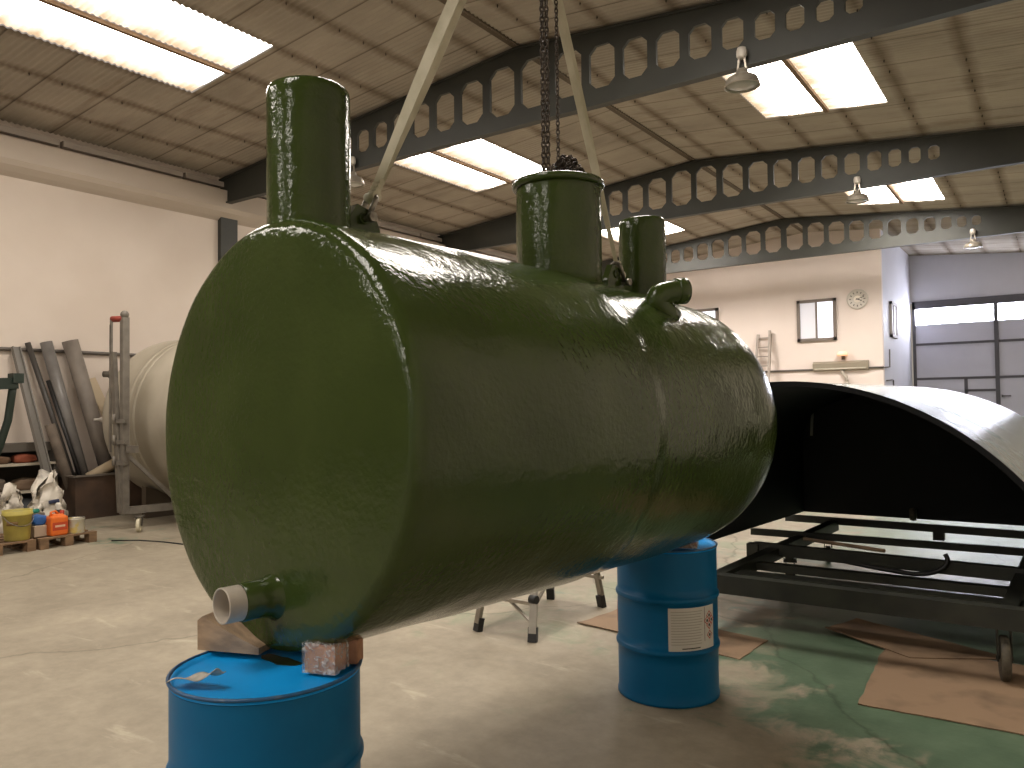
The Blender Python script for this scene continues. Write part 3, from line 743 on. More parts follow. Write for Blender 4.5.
M_cart = mat('dark_cart_steel', srgb(36,38,34), .5, col2=srgb(50,52,44), nscale=6, spec=.5)
M_rub = mat('worn_rubber', srgb(92,86,72), .7, col2=srgb(64,60,52), nscale=20)
cart = thing('mould_cart', 'low dark steel cart on casters carrying the black mould', 'cart', (-1.0,7.2,0))
zt_, hb = .45, .10
def cb(a, b_, w_=.08, h_=hb, z=zt_, nm='cross_beam'): return part(nm, MB().beam((a[0],a[1],z-h_/2), (b_[0],b_[1],z-h_/2), w_, h_), M_cart, cart)
cb((-2.45,5.55),(1.1,5.57), .10, .13, .455, nm='long_beam'); cb((-2.30,7.02),(1.1,6.86), .08, .10, nm='long_beam')
cb((-2.57,7.76),(1.1,7.90), .06, .06, nm='long_beam'); cb((-2.56,8.92),(1.1,8.84), .07, .07, nm='long_beam')
cb((-2.17,5.62),(-2.05,8.9), .10, .10, .42); cb((-.31,5.62),(-.22,8.9), .09, .09, .42); cb((.95,5.62),(1.02,8.9), .09, .09, .42)
for yr, wr in ((6.0,.16),(6.45,.09)): part('long_beam', MB().beam((-2.12,yr,.36),(1.1,yr+.02,.36), wr, .06), M_cart, cart)
for (x_, y_) in ((-2.14,7.55),(-2.08,8.75)): part('leg', MB().beam((x_,y_,.36),(x_,y_,.20), .07, .05), M_cart, cart)
def caster(x, y, zp, rz, parent, rw=.115, m_w=None, nm='caster'):
    f = MB(); Mr = Matrix.Translation((x,y,0)) @ Matrix.Rotation(rz,4,'Z')
    f.box((-.06,-.06,zp-.02),(.06,.06,zp), Mr)
    for s_ in (-1,1): f.prism([(-.05,zp-.02),(.05,zp-.02),(.035,rw-.02),(-.01,rw-.02)], Mr @ basis((1,0,0),(0,0,1),(0,1,0),(0,s_*.036-.004,0)), .008)
    f.tube([Mr @ V((.012,-.045,rw)), Mr @ V((.012,.045,rw))], .012, 8)
    o = part(nm, f, M_cart if m_w is None else M_shackle, parent)
    wl = MB().lathe([(.02,-.024),(rw*.55,-.024),(rw*.62,-.02),(rw*.9,-.026),(rw,-.018),(rw,.018),(rw*.9,.026),(rw*.62,.02),(rw*.55,.024),(.02,.024)], M=Mr @ basis((1,0,0),(0,0,1),(0,-1,0),(.012,0,rw)), n=28)
    part('wheel', wl, m_w or M_rub, o); return o
caster(-.33,5.62,.34,-1.42,cart,.135); caster(-2.36,5.62,.34,-1.2,cart,.135); caster(-2.14,7.55,.22,-1.29,cart,.085); caster(-2.08,8.75,.22,-1.32,cart,.085); caster(.98,5.7,.34,.2,cart,.135); caster(1.0,8.8,.36,.2,cart,.11)
for x, y in ((-1.05,8.9),(-2.3,7.0)): part('bracket', MB().box((x-.05,y-.05,.30),(x+.05,y+.05,.44)), M_cart, cart)
part('roller', MB().lathe([(1e-4,-.03),(.06,-.03),(.07,0),(.06,.03),(1e-4,.03)], M=basis((0,1,0),(0,0,1),(1,0,0),(-1.30,9.05,.52)), n=20), M_rub, cart)
hs = MB(); hp = []
for k in range(25):
    t = k/24
    if t < .5: hp.append(V((-2.0+1.0*t*2, 7.1-.25*t*2, .40-.06*math.sin(t*2*PI*.5))))
    else: a = (t-.5)*2*PI*.62; hp.append(V((-1.0+.24*math.sin(a), 6.85+.06*(t-.5)*2, .34+.17*(1-math.cos(a))/1.4)))
hs.tube(hp, .018, 10); single('rubber_hose', hs, mat('black_rubber', srgb(26,26,26), .5), 'black rubber hose looped over the beams of the dark cart', 'hose', hp[0])
st = MB().tube([(-1.93,7.25,.475),(-1.22,6.98,.478)], .016, 10); single('wooden_stick', st, M_wood, 'light brown wooden stick lying across the cart beams', 'stick', (-1.93,7.25,.46))

# cardboard ---------------------------------------------------------
M_card = mat('cardboard', srgb(138,114,90), .85, col2=srgb(92,74,57), nscale=3.2, contrast=(.48,.78), detail=10)
def card(quad, label, z=.006, th=.006, curl=0.0):
    n = 14; q = [V((x,y,0)) for x,y in quad]; mb = MB()
    def top(u, v):
        p = (q[0]*(1-u)+q[3]*u)*(1-v) + (q[1]*(1-u)+q[2]*u)*v
        jag = noise.noise(p*7)*.018; p = p + V((jag, jag*.7, 0))
        p.z = z + curl*(abs(2*u-1)**6)*(1-v)*1.0 + .002*noise.noise(p*5); return p
    vs = []; K = n+1
    for s_ in (0, 1):
        for i in range(K):
            for j in range(K):
                p = top(i/n, j/n); vs.append(V((p.x, p.y, p.z-th*s_)))
    O = K*K; fs = []
    for i in range(n):
        for j in range(n):
            a = i*K+j; fs += [(a,a+K,a+K+1,a+1),(O+a,O+a+1,O+a+K+1,O+a+K)]
    for i in range(n):
        for (a, b_) in ((i*K,(i+1)*K),(i*K+n,(i+1)*K+n),(i,i+1),(n*K+i,n*K+i+1)): fs.append((a,b_,O+b_,O+a))
    mb.add(vs, fs); c = sum(q, V())/4
    return single('cardboard_sheet', mb, M_card, label, 'cardboard', (c.x,c.y,0), 'flattened cardboard on the floor')
card([(-3.128,5.273),(-1.789,5.117),(-1.763,5.63),(-3.05,5.86)], 'cardboard sheet lying on the floor behind the far blue drum', curl=.012)
card([(-.982,4.718),(.10,4.75),(.25,5.95),(-1.05,5.97)], 'large stained cardboard sheet on the green floor before the cart caster', z=.009)
card([(-1.50,6.12),(-.86,5.72),(-.30,6.05),(-1.35,6.50)], 'crumpled cardboard piece half under the cart beam', z=.016, curl=.01)

# aluminium trestle behind the tank ---------------------------------
M_alu = mat('aluminium', srgb(168,162,150), .35, metal=.75, col2=srgb(150,144,134), nscale=10)
M_foot = mat('black_plastic', srgb(30,30,30), .55)
trs = thing('work_platform', 'aluminium folding work platform behind the tank, only its black-footed legs showing', 'platform', (-3.44,5.27,0))
LF = [(-3.66,4.70),(-3.16,4.70),(-3.72,5.83),(-3.21,5.83)]; LT = [(-3.60,4.87),(-3.22,4.87),(-3.65,5.66),(-3.27,5.66)]
for (a, b_) in zip(LF, LT):
    lg = part('leg', MB().beam((*a,.06),(*b_,.80), .055, .03), M_alu, trs)
    part('foot', MB().beam((a[0],a[1],.0),(a[0]+(b_[0]-a[0])*.13,a[1]+(b_[1]-a[1])*.13,.10), .066, .045), M_foot, lg, 'black plastic foot')
part('tread', MB().box((-3.68,4.84,.79),(-3.19,5.69,.84), None, .008), M_alu, trs)
for y_, yy in ((4.75,4.80),(5.78,5.73)): part('rung', MB().beam((-3.65,y_,.26),(-3.17,y_,.26), .03, .025), M_alu, trs)
for s_ in (-3.63,-3.19): part('brace', MB().beam((s_+.01,4.78,.25),(s_+.01,5.20,.06+.55), .025, .012), M_alu, trs)
part('brace', MB().beam((-3.40,4.75,.26),(-3.19,4.72,.14), .025, .012), M_alu, trs)
part('hinge', MB().tube([(-3.19,4.72,.30),(-3.13,4.72,.30)], .03, 10), M_foot, trs)

# ================================================================ LEFT SIDE
# cream tank against the left wall
M_cream = mat('cream_gelcoat', srgb(172,164,148), .5, col2=srgb(154,146,128), nscale=1.5, coat=.1)
wt = thing('cream_tank', 'big cream fiberglass tank lying by the left wall behind the wheeled frame', 'tank', (-10.5,7.65,.1))
RW, YW, ZW = 1.33, 7.65, 1.56
pf = []
for k in range(13):
    a = PI/2*k/12; pf.append((max(1e-4,RW*math.sin(a)**.8), -.62*math.cos(a)))
dd = .1
while dd < 4.0:
    pf.append((RW, dd)); dd += .1
pf += [(RW,4.05),(RW*.8,4.3),(1e-4,4.4)]
Mw = basis((0,1,0),(0,0,1),(1,0,0),(-12.25,YW,ZW))
part('shell', MB().lathe(pf, M=Mw, n=80), M_cream, wt)
for d_ in (.62, .80, 2.4): part('hoop', MB().lathe([(RW-.01,d_-.05),(RW+.014,d_-.035),(RW+.016,d_),(RW+.014,d_+.035),(RW-.01,d_+.05)], M=Mw, n=80), M_cream, wt)
part('nozzle', MB().lathe([(1e-4,.0),(.05,0),(.05,.1),(.07,.1),(.07,.14),(1e-4,.14)], M=basis((0,0,1),(1,0,0),(0,1,0),(-12.75,YW-.98,2.30)) @ Matrix.Translation((0,0,-.12)), n=20), mat('dark_fitting', srgb(84,78,68), .5), wt)
part('valve', MB().box((-12.80,6.50,1.52),(-12.70,6.62,1.60), None, .02).tube([(-12.75,6.40,1.56),(-12.75,6.65,1.56)], .025, 10), M_pvc, wt, 'small white valve')
for x_ in (-11.9,-9.2): part('cradle', MB().prism([(YW-.9,.0),(YW+.9,.0),(YW+.9,.50),(YW+.6,.40),(YW+.3,.275),(YW,.235),(YW-.3,.275),(YW-.6,.40),(YW-.9,.50)], basis((0,1,0),(0,0,1),(1,0,0),(x_-.06,0,0)), .12), mat('cradle_wood', srgb(86,74,60), .8), wt)

# wheeled upright frame
M_steel = mat('grey_frame_steel', srgb(122,116,106), .5, col2=srgb(104,98,90), nscale=8)
M_castw = mat('cream_caster_wheel', srgb(206,198,172), .5)
wf = thing('wheeled_frame', 'grey steel A-frame trolley with a tall upright and cream caster by the cream tank', 'trolley', (-11.1,6.1,0))
part('upright', MB().beam((-11.05,5.98,.22),(-11.05,5.98,3.05), .085, .10), M_steel, wf)
part('back_strut', MB().beam((-11.23,5.88,3.02),(-11.23,5.88,2.55), .03, .03), M_steel, wf)
part('back_strut', MB().beam((-11.21,5.90,2.55),(-11.10,5.95,.24), .09, .06), M_steel, wf)
part('back_strut', MB().beam((-11.24,5.88,2.95),(-11.26,5.88,1.1), .03, .03), M_steel, wf)
part('top_pulley', MB().tube([(-11.25,5.9,3.03),(-11.04,5.98,3.03)], .045, 12), mat('red_roller', srgb(140,56,44), .6), wf, 'small red roller')
part('cap', MB().sphere((-11.05,5.98,3.09), .06, 12, 6), M_steel, wf)
part('base_bar', MB().beam((-11.10,5.95,.26),(-10.9,7.0,.26), .12, .10), M_steel, wf)
part('brace', MB().beam((-11.03,6.02,1.05),(-10.92,6.75,.30), .05, .05), M_steel, wf)
for z in (1.55,1.25,.95): part('clamp', MB().obox((-11.08,5.93,z), (.24,.06,.06), .3).tube([(-11.12,5.86,z-.04),(-11.12,5.86,z+.10)], .02, 8), M_steel, wf)
part('bracket', MB().obox((-10.88,6.0,1.15), (.22,.05,.10), .1), M_steel, wf)
for (x_, y_) in ((-10.62,5.96),(-10.93,6.85)): caster(x_, y_, .23, -.75, wf, .10, M_castw)

# steel bin with pipes
M_bin = mat('rusty_dark_steel', srgb(88,68,52), .65, col2=srgb(60,47,38), nscale=3, contrast=(.3,.7))
BX0, BX1, BY0, BY1 = -13.36, -12.62, 6.05, 7.6
t = thing('steel_bin', 'dark rusty steel trough full of pipes against the left wall', 'bin', ((BX0+BX1)/2,(BY0+BY1)/2,0))
mb = MB(); mb.box((BX0+.03,BY0+.03,.02),(BX1-.03,BY1-.03,.05)); mb.box((BX0,BY0,0),(BX0+.03,BY1,.67)); mb.box((BX1-.03,BY0,0),(BX1,BY1,.67)); mb.box((BX0+.03,BY0,0),(BX1-.03,BY0+.03,.67)); mb.box((BX0+.03,BY1-.03,0),(BX1-.03,BY1,.67))
part('body', mb, M_bin, t)
mb = MB()
for a, b_ in (((BX0,BY0,.68),(BX1,BY0,.68)),((BX1,BY0,.68),(BX1,BY1,.68)),((BX1,BY1,.68),(BX0,BY1,.68)),((BX0,BY1,.68),(BX0,BY0,.68))): mb.beam(a, b_, .05, .03)
part('rim', mb, mat('scuffed_steel', srgb(112,104,94), .5), t)
M_gpvc = mat('grey_pipe', srgb(112,108,104), .42, col2=srgb(98,94,90), nscale=5)
M_lpvc = mat('dusty_grey_pipe', srgb(124,115,105), .6, col2=srgb(102,94,86), nscale=4, stretch=(1,1,.6))
GP = 'pipes leaning on the left wall'
def pipe(top, bot, r, m, label, hollow=True, n=20, name='plastic_pipe'):
    a, b_ = V(bot), V(top); d = (b_-a).normalized(); x = d.orthogonal().normalized(); y = d.cross(x); L_ = (b_-a).length
    pf = [(1e-4,0),(r,0),(r,L_),(r*.86,L_),(r*.86,L_-.3),(1e-4,L_-.3)] if hollow else [(1e-4,0),(r,0),(r,L_),(1e-4,L_)]
    return single(name, MB().lathe(pf, M=basis(x,y,d,a), n=n), m, label, 'pipe', a, GP)
pipe((-13.32,5.92,2.82),(-12.98,6.50,.07),.09,M_gpvc,'smooth mid-grey pipe, second thickest of those leaning in the bin')
pipe((-13.30,6.28,2.86),(-13.0,6.94,.07),.122,M_lpvc,'thickest dusty grey pipe leaning in the steel bin')
pipe((-13.42,5.69,2.80),(-12.93,6.34,.07),.042,mat('dark_pipe', srgb(62,58,54), .5),'thin dark pipe leaning between the grey profile and the smooth grey pipe')
pipe((-13.27,5.93,2.20),(-12.80,6.40,.07),.032,mat('black_pipe', srgb(30,28,26), .5),'short thin black pipe leaning in front of the smooth grey pipe', False)
pipe((-13.05,5.86,1.50),(-12.86,6.22,.09),.075,mat('brown_tube', srgb(112,100,88), .8, col2=srgb(88,78,68), nscale=6),'short stout brown tube standing in the left of the steel bin', False)
pipe((-13.0,6.75,1.45),(-12.8,6.98,.10),.06,M_lpvc,'short pale pipe leaning below the thickest grey pipe')
single('cardboard_tube', MB().tube([(-12.9,6.38,.62),(-12.72,6.76,.86)], .085, 16), mat('beige_tube', srgb(186,168,140), .8), 'short fat beige tube lying on top of the steel bin', 'tube', (-12.9,6.38,.62))
mb = MB(); d0 = V((-13.30,6.55,2.05)); 
mb.beam((-13.36,6.64,2.25),(-13.02,7.18,.70), .22, .02, up=(1,.4,.2)); single('fiberboard_strip', mb, mat('beige_board', srgb(176,160,134), .8), 'flat beige board leaning behind the thickest grey pipe', 'board', (-13.02,7.08,.07))
mb = MB(); a, b_ = V((-12.40,5.72,.0)), V((-13.38,5.50,2.72))
mb.beam(a, b_, .11, .025); mb.beam(a+V((.0,.05,.02)), b_+V((0,.05,.0)), .02, .06); mb.beam(a+V((.0,-.05,.02)), b_+V((0,-.05,.0)), .02, .06)
single('steel_profile', mb, mat('grey_profile', srgb(112,108,102), .5), 'grey steel channel leaning on the wall left of the steel bin', 'profile', a)

# shelf along the wall
M_shelf = mat('shelf_dark', srgb(58,54,48), .7); M_shw = mat('shelf_white', srgb(178,168,150), .6)
sh = thing('shelf_unit', 'low dark shelf unit with pale boards at the left edge by the wall', 'shelf', (-13.2,4.95,0))
for y_ in (3.9,4.95,6.0-.08): part('side_panel', MB().box((-13.45,y_-.02,0),(-13.0,y_+.02,1.12)), M_shelf, sh)
part('back_panel', MB().box((-13.47,3.9,0),(-13.45,5.92,1.12)), M_shelf, sh)
for z in (.10,.46,.88): part('board', MB().box((-13.45,3.9,z),(-12.98,5.92,z+.035)), M_shw, sh)
part('top', MB().box((-13.47,3.88,1.09),(-13.1,5.94,1.22)), mat('shelf_top_grey', srgb(88,82,74), .7), sh)
def lump(c, size, m, name, label, cat, seed=0, grp=None, amp=.18, n=3):
    bm = bmesh.new(); bmesh.ops.create_icosphere(bm, subdivisions=n, radius=1)
    mb = MB(); so = V((seed*3.1,seed*1.7,0))
    for v in bm.verts:
        p = v.co.copy(); k = 1+amp*noise.noise(p*1.6+so)+amp*.5*noise.noise(p*4+so)
        q = V((max(-.78,min(.78,p.x*k)), max(-.78,min(.78,p.y*k)), max(-.72,p.z*k)))
        v.co = V((q.x*size[0]/1.5, q.y*size[1]/1.5, (q.z+.72)*size[2]/1.7))
    bm.verts.index_update(); mb.add([V(c)+v.co for v in bm.verts], [[v.index for v in f.verts] for f in bm.faces], True); bm.free()
    return single(name, mb, m, label, cat, c, grp)
lump((-13.2,5.55,.915),(.22,.30,.14), mat('rust_scrap', srgb(128,64,40), .8), 'metal_scrap', 'reddish brown lump on the top board of the low shelf', 'scrap', 1)
lump((-13.2,5.20,.915),(.22,.26,.12), mat('brown_scrap', srgb(96,72,52), .8), 'metal_scrap', 'brown lump left of the reddish one on the top board of the shelf', 'scrap', 2)
lump((-13.2,5.60,.495),(.26,.42,.18), mat('brown_sack', srgb(112,92,74), .9), 'crumpled_sack', 'crumpled brown sack on the middle shelf board', 'sack', 3)
lump((-13.2,5.10,.495),(.26,.34,.22), mat('grey_sack', srgb(96,86,76), .9), 'crumpled_sack', 'dark grey sack left on the middle shelf board', 'sack', 4)
lump((-13.2,5.55,.135),(.26,.34,.22), mat('blue_grey_sack', srgb(84,88,92), .9), 'crumpled_sack', 'blue-grey bundle on the bottom shelf board', 'sack', 5)

# dark green steel stand cut by the left edge
M_dgreen = mat('dark_green_steel', srgb(30,44,36), .5)
st = thing('steel_stand', 'dark green curved steel stand cut off by the left edge', 'stand', (-10.7,3.4,0))
pts = [V((-10.62,4.22,2.12)),V((-10.64,4.20,1.9)),V((-10.66,4.17,1.6)),V((-10.70,4.10,1.3)),V((-10.78,3.98,.9)),V((-10.86,3.72,.45)),V((-10.9,3.45,0.02))]
part('curved_leg', MB().tube([p+V((0,.13,0)) for p in pts], .048, 8), M_dgreen, st)
part('arm', MB().beam((-10.62,4.38,2.06),(-10.60,3.3,2.0), .10, .14), M_dgreen, st)
part('end_plate', MB().box((-10.70,4.31,2.06),(-10.54,4.43,2.18)), M_dgreen, st)
part('far_leg', MB().tube([(-10.6,3.3,2.0),(-10.62,3.3,0.02)], .06, 8), M_dgreen, st)
part('foot', MB().box((-11.2,3.40,0),(-10.3,3.53,.05)), M_dgreen, st)

# pallets
M_pal = mat('pallet_wood', srgb(140,112,84), .8, col2=srgb(100,78,58), nscale=4, stretch=(3,1,3))
def pallet(c, rz, w_, d_, label):
    t = thing('wooden_pallet', label, 'pallet', c, 'wooden pallets on the left'); Mr = Matrix.Translation(c) @ Matrix.Rotation(rz,4,'Z')
    for k in range(5): x0 = -w_/2+(w_-.11)*k/4; part('deck_board', MB().box((x0,-d_/2,.115),(x0+.11,d_/2,.137), Mr), M_pal, t)
    for s_ in (-1,0,1):
        y0 = s_*(d_/2-.05); part('bearer', MB().box((-w_/2,y0-.05,.095),(w_/2,y0+.05,.115), Mr), M_pal, t)
        for q in (-1,0,1): part('block', MB().box((q*(w_/2-.06)-.06,y0-.05,.02),(q*(w_/2-.06)+.06,y0+.05,.095), Mr), M_pal, t)
        part('runner', MB().box((-w_/2,y0-.05,0),(w_/2,y0+.05,.02), Mr), M_pal, t)
    return t
pallet((-10.80,4.86,0), 0.04, .95, .70, 'right-hand pallet under the orange jerrycan and the paint pot')
pallet((-10.80,4.06,0), 0.02, .95, .84, 'left-hand pallet under the yellow bucket, cut by the frame edge')
ZP = .137
# yellow bucket
bx, by = -10.5, 4.345
t = thing('plastic_bucket', 'scuffed yellow bucket standing on the left-hand pallet', 'bucket', (bx,by,ZP))
M_yel = mat('yellow_plastic', srgb(186,172,84), .55, col2=srgb(160,146,78), nscale=5)
part('body', MB().lathe([(1e-4,0),(.128,0),(.136,.01),(.158,.30),(.168,.303),(.168,.325),(.160,.33),(.166,.365),(.156,.365),(.152,.32),(.125,.02),(1e-4,.02)], (bx,by,ZP), n=36), M_yel, t)
part('handle', MB().tube([(bx+.168*math.cos(a),by+.168*math.sin(a),ZP+.32-.14*math.sin(max(0,a+.5*PI)*1.0)*(1 if a<PI/2 else 0)) for a in [-PI/2+PI*k/16 for k in range(17)]], .006, 6), M_shackle, t)
part('contents', MB().lathe([(1e-4,.345),(.154,.335)], (bx,by,ZP), n=36), mat('grey_green_muck', srgb(110,120,92), .7), t)
def lpatch(name, cx, cy, r, a0, a1, z0, z1, m, par):
    mb = MB(); mb.lathe([(r,z0),(r+.002,z0),(r+.002,z1),(r,z1)], (cx,cy,0), n=10, a0=a0, a1=a1, smooth=True); return part(name, mb, m, par)
lpatch('stain', bx, by, .152, -1.2, -.35, ZP+.19, ZP+.24, mat('brown_smear', srgb(120,92,48), .7), t)
# orange jerrycan
jx, jy = -10.46, 4.785
t = thing('jerrycan', 'orange plastic jerrycan on the right-hand pallet beside the paint pot', 'jerrycan', (jx,jy,ZP))
M_or = mat('orange_plastic', srgb(226,112,40), .4)
part('body', MB().box((jx-.09,jy-.105,ZP),(jx+.09,jy+.105,ZP+.245), None, .025).add([(jx+.09*a,jy+.105*b_,ZP+z) for z,s_ in ((.235,.8),(.27,.5)) for a,b_ in ((-s_,-s_),(s_,-s_),(s_,s_),(-s_,s_))], [(0,1,5,4),(1,2,6,5),(2,3,7,6),(3,0,4,7),(4,5,6,7)]), M_or, t)
part('handle', MB().tube([(jx,jy-.075,ZP+.24),(jx,jy-.07,ZP+.295),(jx,jy-.02,ZP+.305),(jx,jy+.02,ZP+.265)], .014, 10), M_or, t)
part('cap', MB().lathe([(1e-4,.305),(.026,.305),(.026,.25)], (jx,jy+.065,ZP), n=18), mat('red_cap', srgb(170,50,30), .5), t)
part('label_band', MB().box((jx+.089,jy-.09,ZP+.07),(jx+.092,jy+.09,ZP+.17)), mat('red_label', srgb(192,70,36), .5), t, 'red label with pale print')
part('label_print', MB().box((jx+.092,jy-.06,ZP+.11),(jx+.094,jy+.06,ZP+.135)), mat('pale_print', srgb(222,186,160), .6), t)
# paint pot
px_, py_ = -10.45, 5.015
t = thing('paint_pot', 'pale metal paint pot with yellow splashes on the right-hand pallet', 'pot', (px_,py_,ZP))
part('body', MB().lathe([(1e-4,0),(.098,0),(.1,.01),(.1,.165),(.106,.17),(.106,.19),(.094,.19),(.094,.17),(1e-4,.17)], (px_,py_,ZP), n=32), mat('pot_white', srgb(196,190,172), .45, col2=srgb(206,186,110), nscale=9, contrast=(.5,.62)), t)
part('rim', MB().torus((px_,py_,ZP+.19), .1, .007, n=32, k=6), M_shackle, t)
part('contents', MB().lathe([(1e-4,.172),(.094,.172)], (px_,py_,ZP), n=24), mat('dark_paint', srgb(90,96,92), .4), t)
# aerosol behind
t = thing('spray_can', 'small dark can with a white cap behind the orange jerrycan', 'can', (-10.80,4.96,ZP))
part('body', MB().lathe([(1e-4,0),(.04,0),(.04,.27),(.03,.29),(1e-4,.29)], (-10.80,4.96,ZP), n=20), mat('dark_can', srgb(50,46,46), .4), t)
part('cap', MB().lathe([(.034,.28),(.036,.35),(.02,.37),(1e-4,.37)], (-10.80,4.96,ZP), n=20), mat('white_cap', srgb(214,208,196), .5), t, 'white cap')
# box + blue bag + teal lid
single('carton', MB().obox((-10.62,4.61,ZP+.07), (.26,.17,.14), .05, .008), mat('beige_carton', srgb(190,170,148), .8), 'beige carton on the right-hand pallet between bucket and jerrycan', 'box', (-10.62,4.61,ZP))
lump((-10.62,4.62,ZP+.14),(.22,.17,.13), mat('blue_film', srgb(40,92,160), .5), 'blue_bag', 'blue plastic bag on the beige carton behind the bucket', 'bag', 6)
single('teal_tray', MB().lathe([(1e-4,0),(.09,0),(.095,.02),(.085,.045),(1e-4,.05)], (-11.0,4.72,ZP+.25), n=28), mat('teal_plastic', srgb(34,128,110), .5), 'teal plastic tray on the grey-brown carton behind the blue bag', 'tray', (-11.0,4.72,ZP+.25))
single('carton', MB().obox((-11.0,4.72,ZP+.125), (.22,.24,.25), 0, .008), mat('grey_carton', srgb(120,108,94), .8), 'grey-brown carton behind the blue bag, under the teal tray', 'box', (-11.0,4.72,ZP))
M_bag = mat('white_film', srgb(216,208,194), .5, col2=srgb(120,112,104), nscale=6, contrast=(.55,.72))
def sack(c, w_, d_, h_, label, seed, ears=True, m=M_bag):
    """upright bag: full base, pinched crumpled top"""
    n = 28; mb = MB(); so = V((seed*5.3,0,0)); rows = []
    def fn(u, v):
        a = 2*PI*u; z = v; wtop = 1-.45*z**1.6
        ex = abs(math.cos(a))**.7*(1 if math.cos(a) > 0 else -1); ey = abs(math.sin(a))**.7*(1 if math.sin(a) > 0 else -1)
        p = V((ex*d_/2*(1-.75*z**1.3), ey*w_/2*wtop, h_*z*(1+.22*math.sin(2*a+seed))))
        p += V((noise.noise(V((ex,ey,z*2))*2.6+so)*.10, noise.noise(V((ex,ey,z*2))*3.0+so*2)*.10, noise.noise(V((ex,ey,z*2))*3.5+so*3)*.12*z))
        return V(c)+p
    mb.grid(fn, n, 14); mb.add([fn(k/n,1) for k in range(n)], [list(range(n))], True)
    return single('plastic_bag', mb, m, label, 'bag', c, 'white bags on the left')
big_bag = sack((-11.75,5.24,0), .50, .38, .72, 'largest white bag with dark blotches, standing behind the orange jerrycan', 1)
sack((-11.75,4.78,0), .38, .34, .60, 'smaller white bag behind the yellow bucket', 2)
sack((-11.85,4.45,0), .30, .38, .60, 'dull white bag at the left edge behind the pallets', 4)
part('printed_strip', MB().obox((-11.60,5.27,.44), (.05,.13,.05), 0, .01, .1), mat('navy_print', srgb(48,56,84), .6), big_bag, 'dark blue printed strip')
# cable
cp = [(-10.2,5.35,.008),(-9.9,5.55,.008),(-9.5,5.65,.008),(-9.0,5.70,.008),(-8.4,5.80,.008),(-7.6,5.95,.008),(-6.9,5.8,.008)]
single('floor_cable', MB().tube(cp, .009, 6), M_foot, 'thin dark cable lying on the floor beside the pallets', 'cable', cp[0])

# ================================================================ LAMPS
M_lamp = mat('lamp_alu', srgb(176,168,154), .3, metal=.5, col2=srgb(150,142,130), nscale=6)
M_glass = glassy('lamp_glass')
def lamp(loc, label):
    x, y, z = loc
    t = thing('highbay_lamp', label, 'lamp', loc, 'bell lamps under the roof beams')
    part('mount', MB().lathe([(1e-4,.02),(.05,.02),(.062,-.02),(.062,-.08),(.04,-.11),(1e-4,-.11)], loc, n=20), mat('white_mount', srgb(206,200,190), .5), t)
    br = MB()
    for s_ in (-1,1): br.beam((x+s_*.03,y,z-.09),(x+s_*.055,y,z-.27), .022, .022)
    part('bracket', br, M_lamp, t)
    part('gear_box', MB().lathe([(1e-4,-.24),(.06,-.24),(.07,-.26),(.07,-.30),(.11,-.32)], loc, n=28), M_lamp, t)
    part('reflector', MB().lathe([(.06,-.30),(.12,-.315),(.175,-.35),(.197,-.40),(.205,-.44),(.212,-.445),(.200,-.45),(.190,-.41),(.165,-.36),(.06,-.32)], loc, n=36), M_lamp, t)
    part('lens', MB().lathe([(1e-4,-.455),(.1,-.452),(.196,-.435),(.196,-.43),(1e-4,-.445)], loc, n=36), mat('frosted_lens', srgb(150,150,140), .2, spec=.8), t)
    return t
L0 = lamp((-3.02,9.13,5.915), 'bell lamp under the nearest roof beam, in front of the right skylight')
L_b = copy_tree(L0, V((-3.06,15.73,5.915)), 'bell lamp under the second roof beam, smaller, below the far skylight')
L_c = copy_tree(L0, V((-1.71,22.33,5.915)), 'smallest bell lamp, under the farthest roof beam by the grey door')
L_d = copy_tree(L0, V((-9.67,9.13,5.90)), 'bell lamp half hidden behind the tall neck of the green tank')

# ================================================================ THINGS ON THE BACK WALL
ck = (-4.87,YB-.02,4.72); Mk = basis((1,0,0),(0,0,1),(0,-1,0),ck)
t = thing('wall_clock', 'round wall clock high on the office wall right of the window', 'clock', ck)
part('case', MB().lathe([(1e-4,.0),(.29,.0),(.30,.03),(.27,.05),(.255,.035),(1e-4,.03)], M=Mk, n=40), mat('clock_case', srgb(206,200,190), .4), t)
part('face', MB().lathe([(1e-4,.032),(.25,.032)], M=Mk, n=40), mat('clock_face', srgb(238,230,218), .6), t)
nb = MB()
for k in range(12): a = PI/6*k; nb.box((-.014,.17,.033),(.014,.225,.037), Mk @ Matrix.Rotation(a,4,'Z'))
part('hour_marks', nb, mat('clock_ink', srgb(110,106,100), .6), t)
hd = MB(); hd.box((-.012,-.03,.038),(.012,.13,.042), Mk @ Matrix.Rotation(-2.0,4,'Z')); part('hour_hand', hd, M_foot, t)
hd = MB(); hd.box((-.008,-.04,.043),(.008,.20,.046), Mk @ Matrix.Rotation(-1.25,4,'Z')); part('minute_hand', hd, M_foot, t)
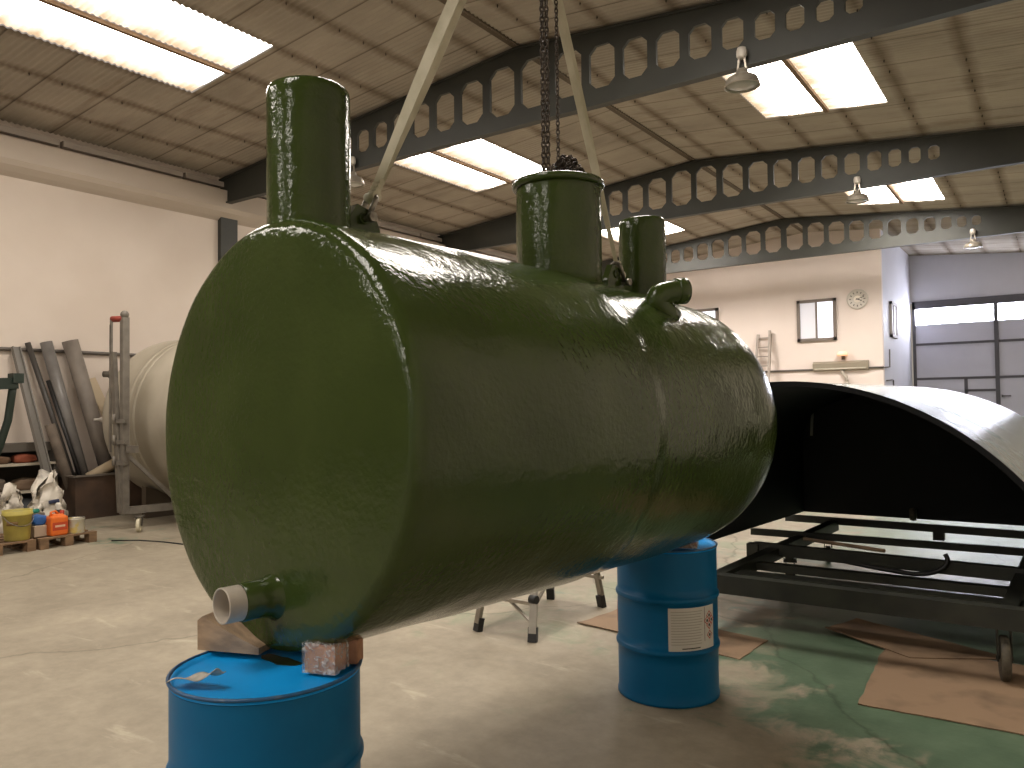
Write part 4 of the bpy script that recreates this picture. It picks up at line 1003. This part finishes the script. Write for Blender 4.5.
t = thing('strip_light', 'long grey tube light fixed to the office wall below the window', 'light', (-5.38,YB,2.74))
part('housing', MB().prism([(0,-.14),(.12,-.10),(.14,.08),(.06,.15),(0,.15)], basis((0,-1,0),(0,0,1),(1,0,0),(-6.16,YB-.001,2.76)), 1.56), mat('fixture_grey', srgb(150,142,126), .5), t)
part('tube', MB().tube([(-6.1,YB-.14,2.68),(-4.66,YB-.14,2.68)], .025, 10), mat('tube_white', srgb(196,190,176), .4), t)
t = thing('beacon_lamp', 'small orange beacon lamp above the tube light', 'lamp', (-5.30,YB,3.05))
part('base', MB().box((-5.34,YB-.10,2.95),(-5.26,YB,3.06)), M_cond, t)
part('dome', MB().lathe([(1e-4,.14),(.10,.12),(.15,.06),(.15,0),(1e-4,0)], (-5.30,YB-.155,3.06), n=20), emit('beacon_glow', (1,.36,.09,1), .6), t, 'glowing orange dome')
t = thing('spout_pipe', 'small pale pipe with a spout below the tube light', 'pipe', (-5.28,YB,2.5))
part('pipe', MB().tube([(-5.36,YB-.05,2.66),(-5.30,YB-.08,2.52),(-5.22,YB-.10,2.42),(-5.20,YB-.12,2.30)], .05, 10), M_pvc, t)
part('spout', MB().lathe([(1e-4,.05),(.04,.05),(.12,-.02),(1e-4,-.03)], (-5.20,YB-.14,2.24), n=20), M_pvc, t)
t = thing('extension_ladder', 'pale ladder leaning on the office wall at the end of the green tank', 'ladder', (-7.6,23.9,0))
M_lad = mat('dull_ladder_alu', srgb(150,140,130), .5)
la, lb_ = V((-7.92,23.72,0)), V((-7.82,YB-.04,3.85)); lc, ld = V((-7.42,23.72,0)), V((-7.42,YB-.04,3.85))
part('rail', MB().beam(la, lb_, .05, .07, up=(1,0,0)), M_lad, t); part('rail', MB().beam(lc, ld, .05, .07, up=(1,0,0)), M_lad, t)
part('rail', MB().beam(V((-7.30,23.55,0)), V((-7.42,YB-.14,3.95)), .05, .07, up=(1,0,0)), M_lad, t)
for k in range(13):
    u = (k+.6)/13; part('rung', MB().beam(la.lerp(lb_,u), lc.lerp(ld,u), .04, .03), M_lad, t)
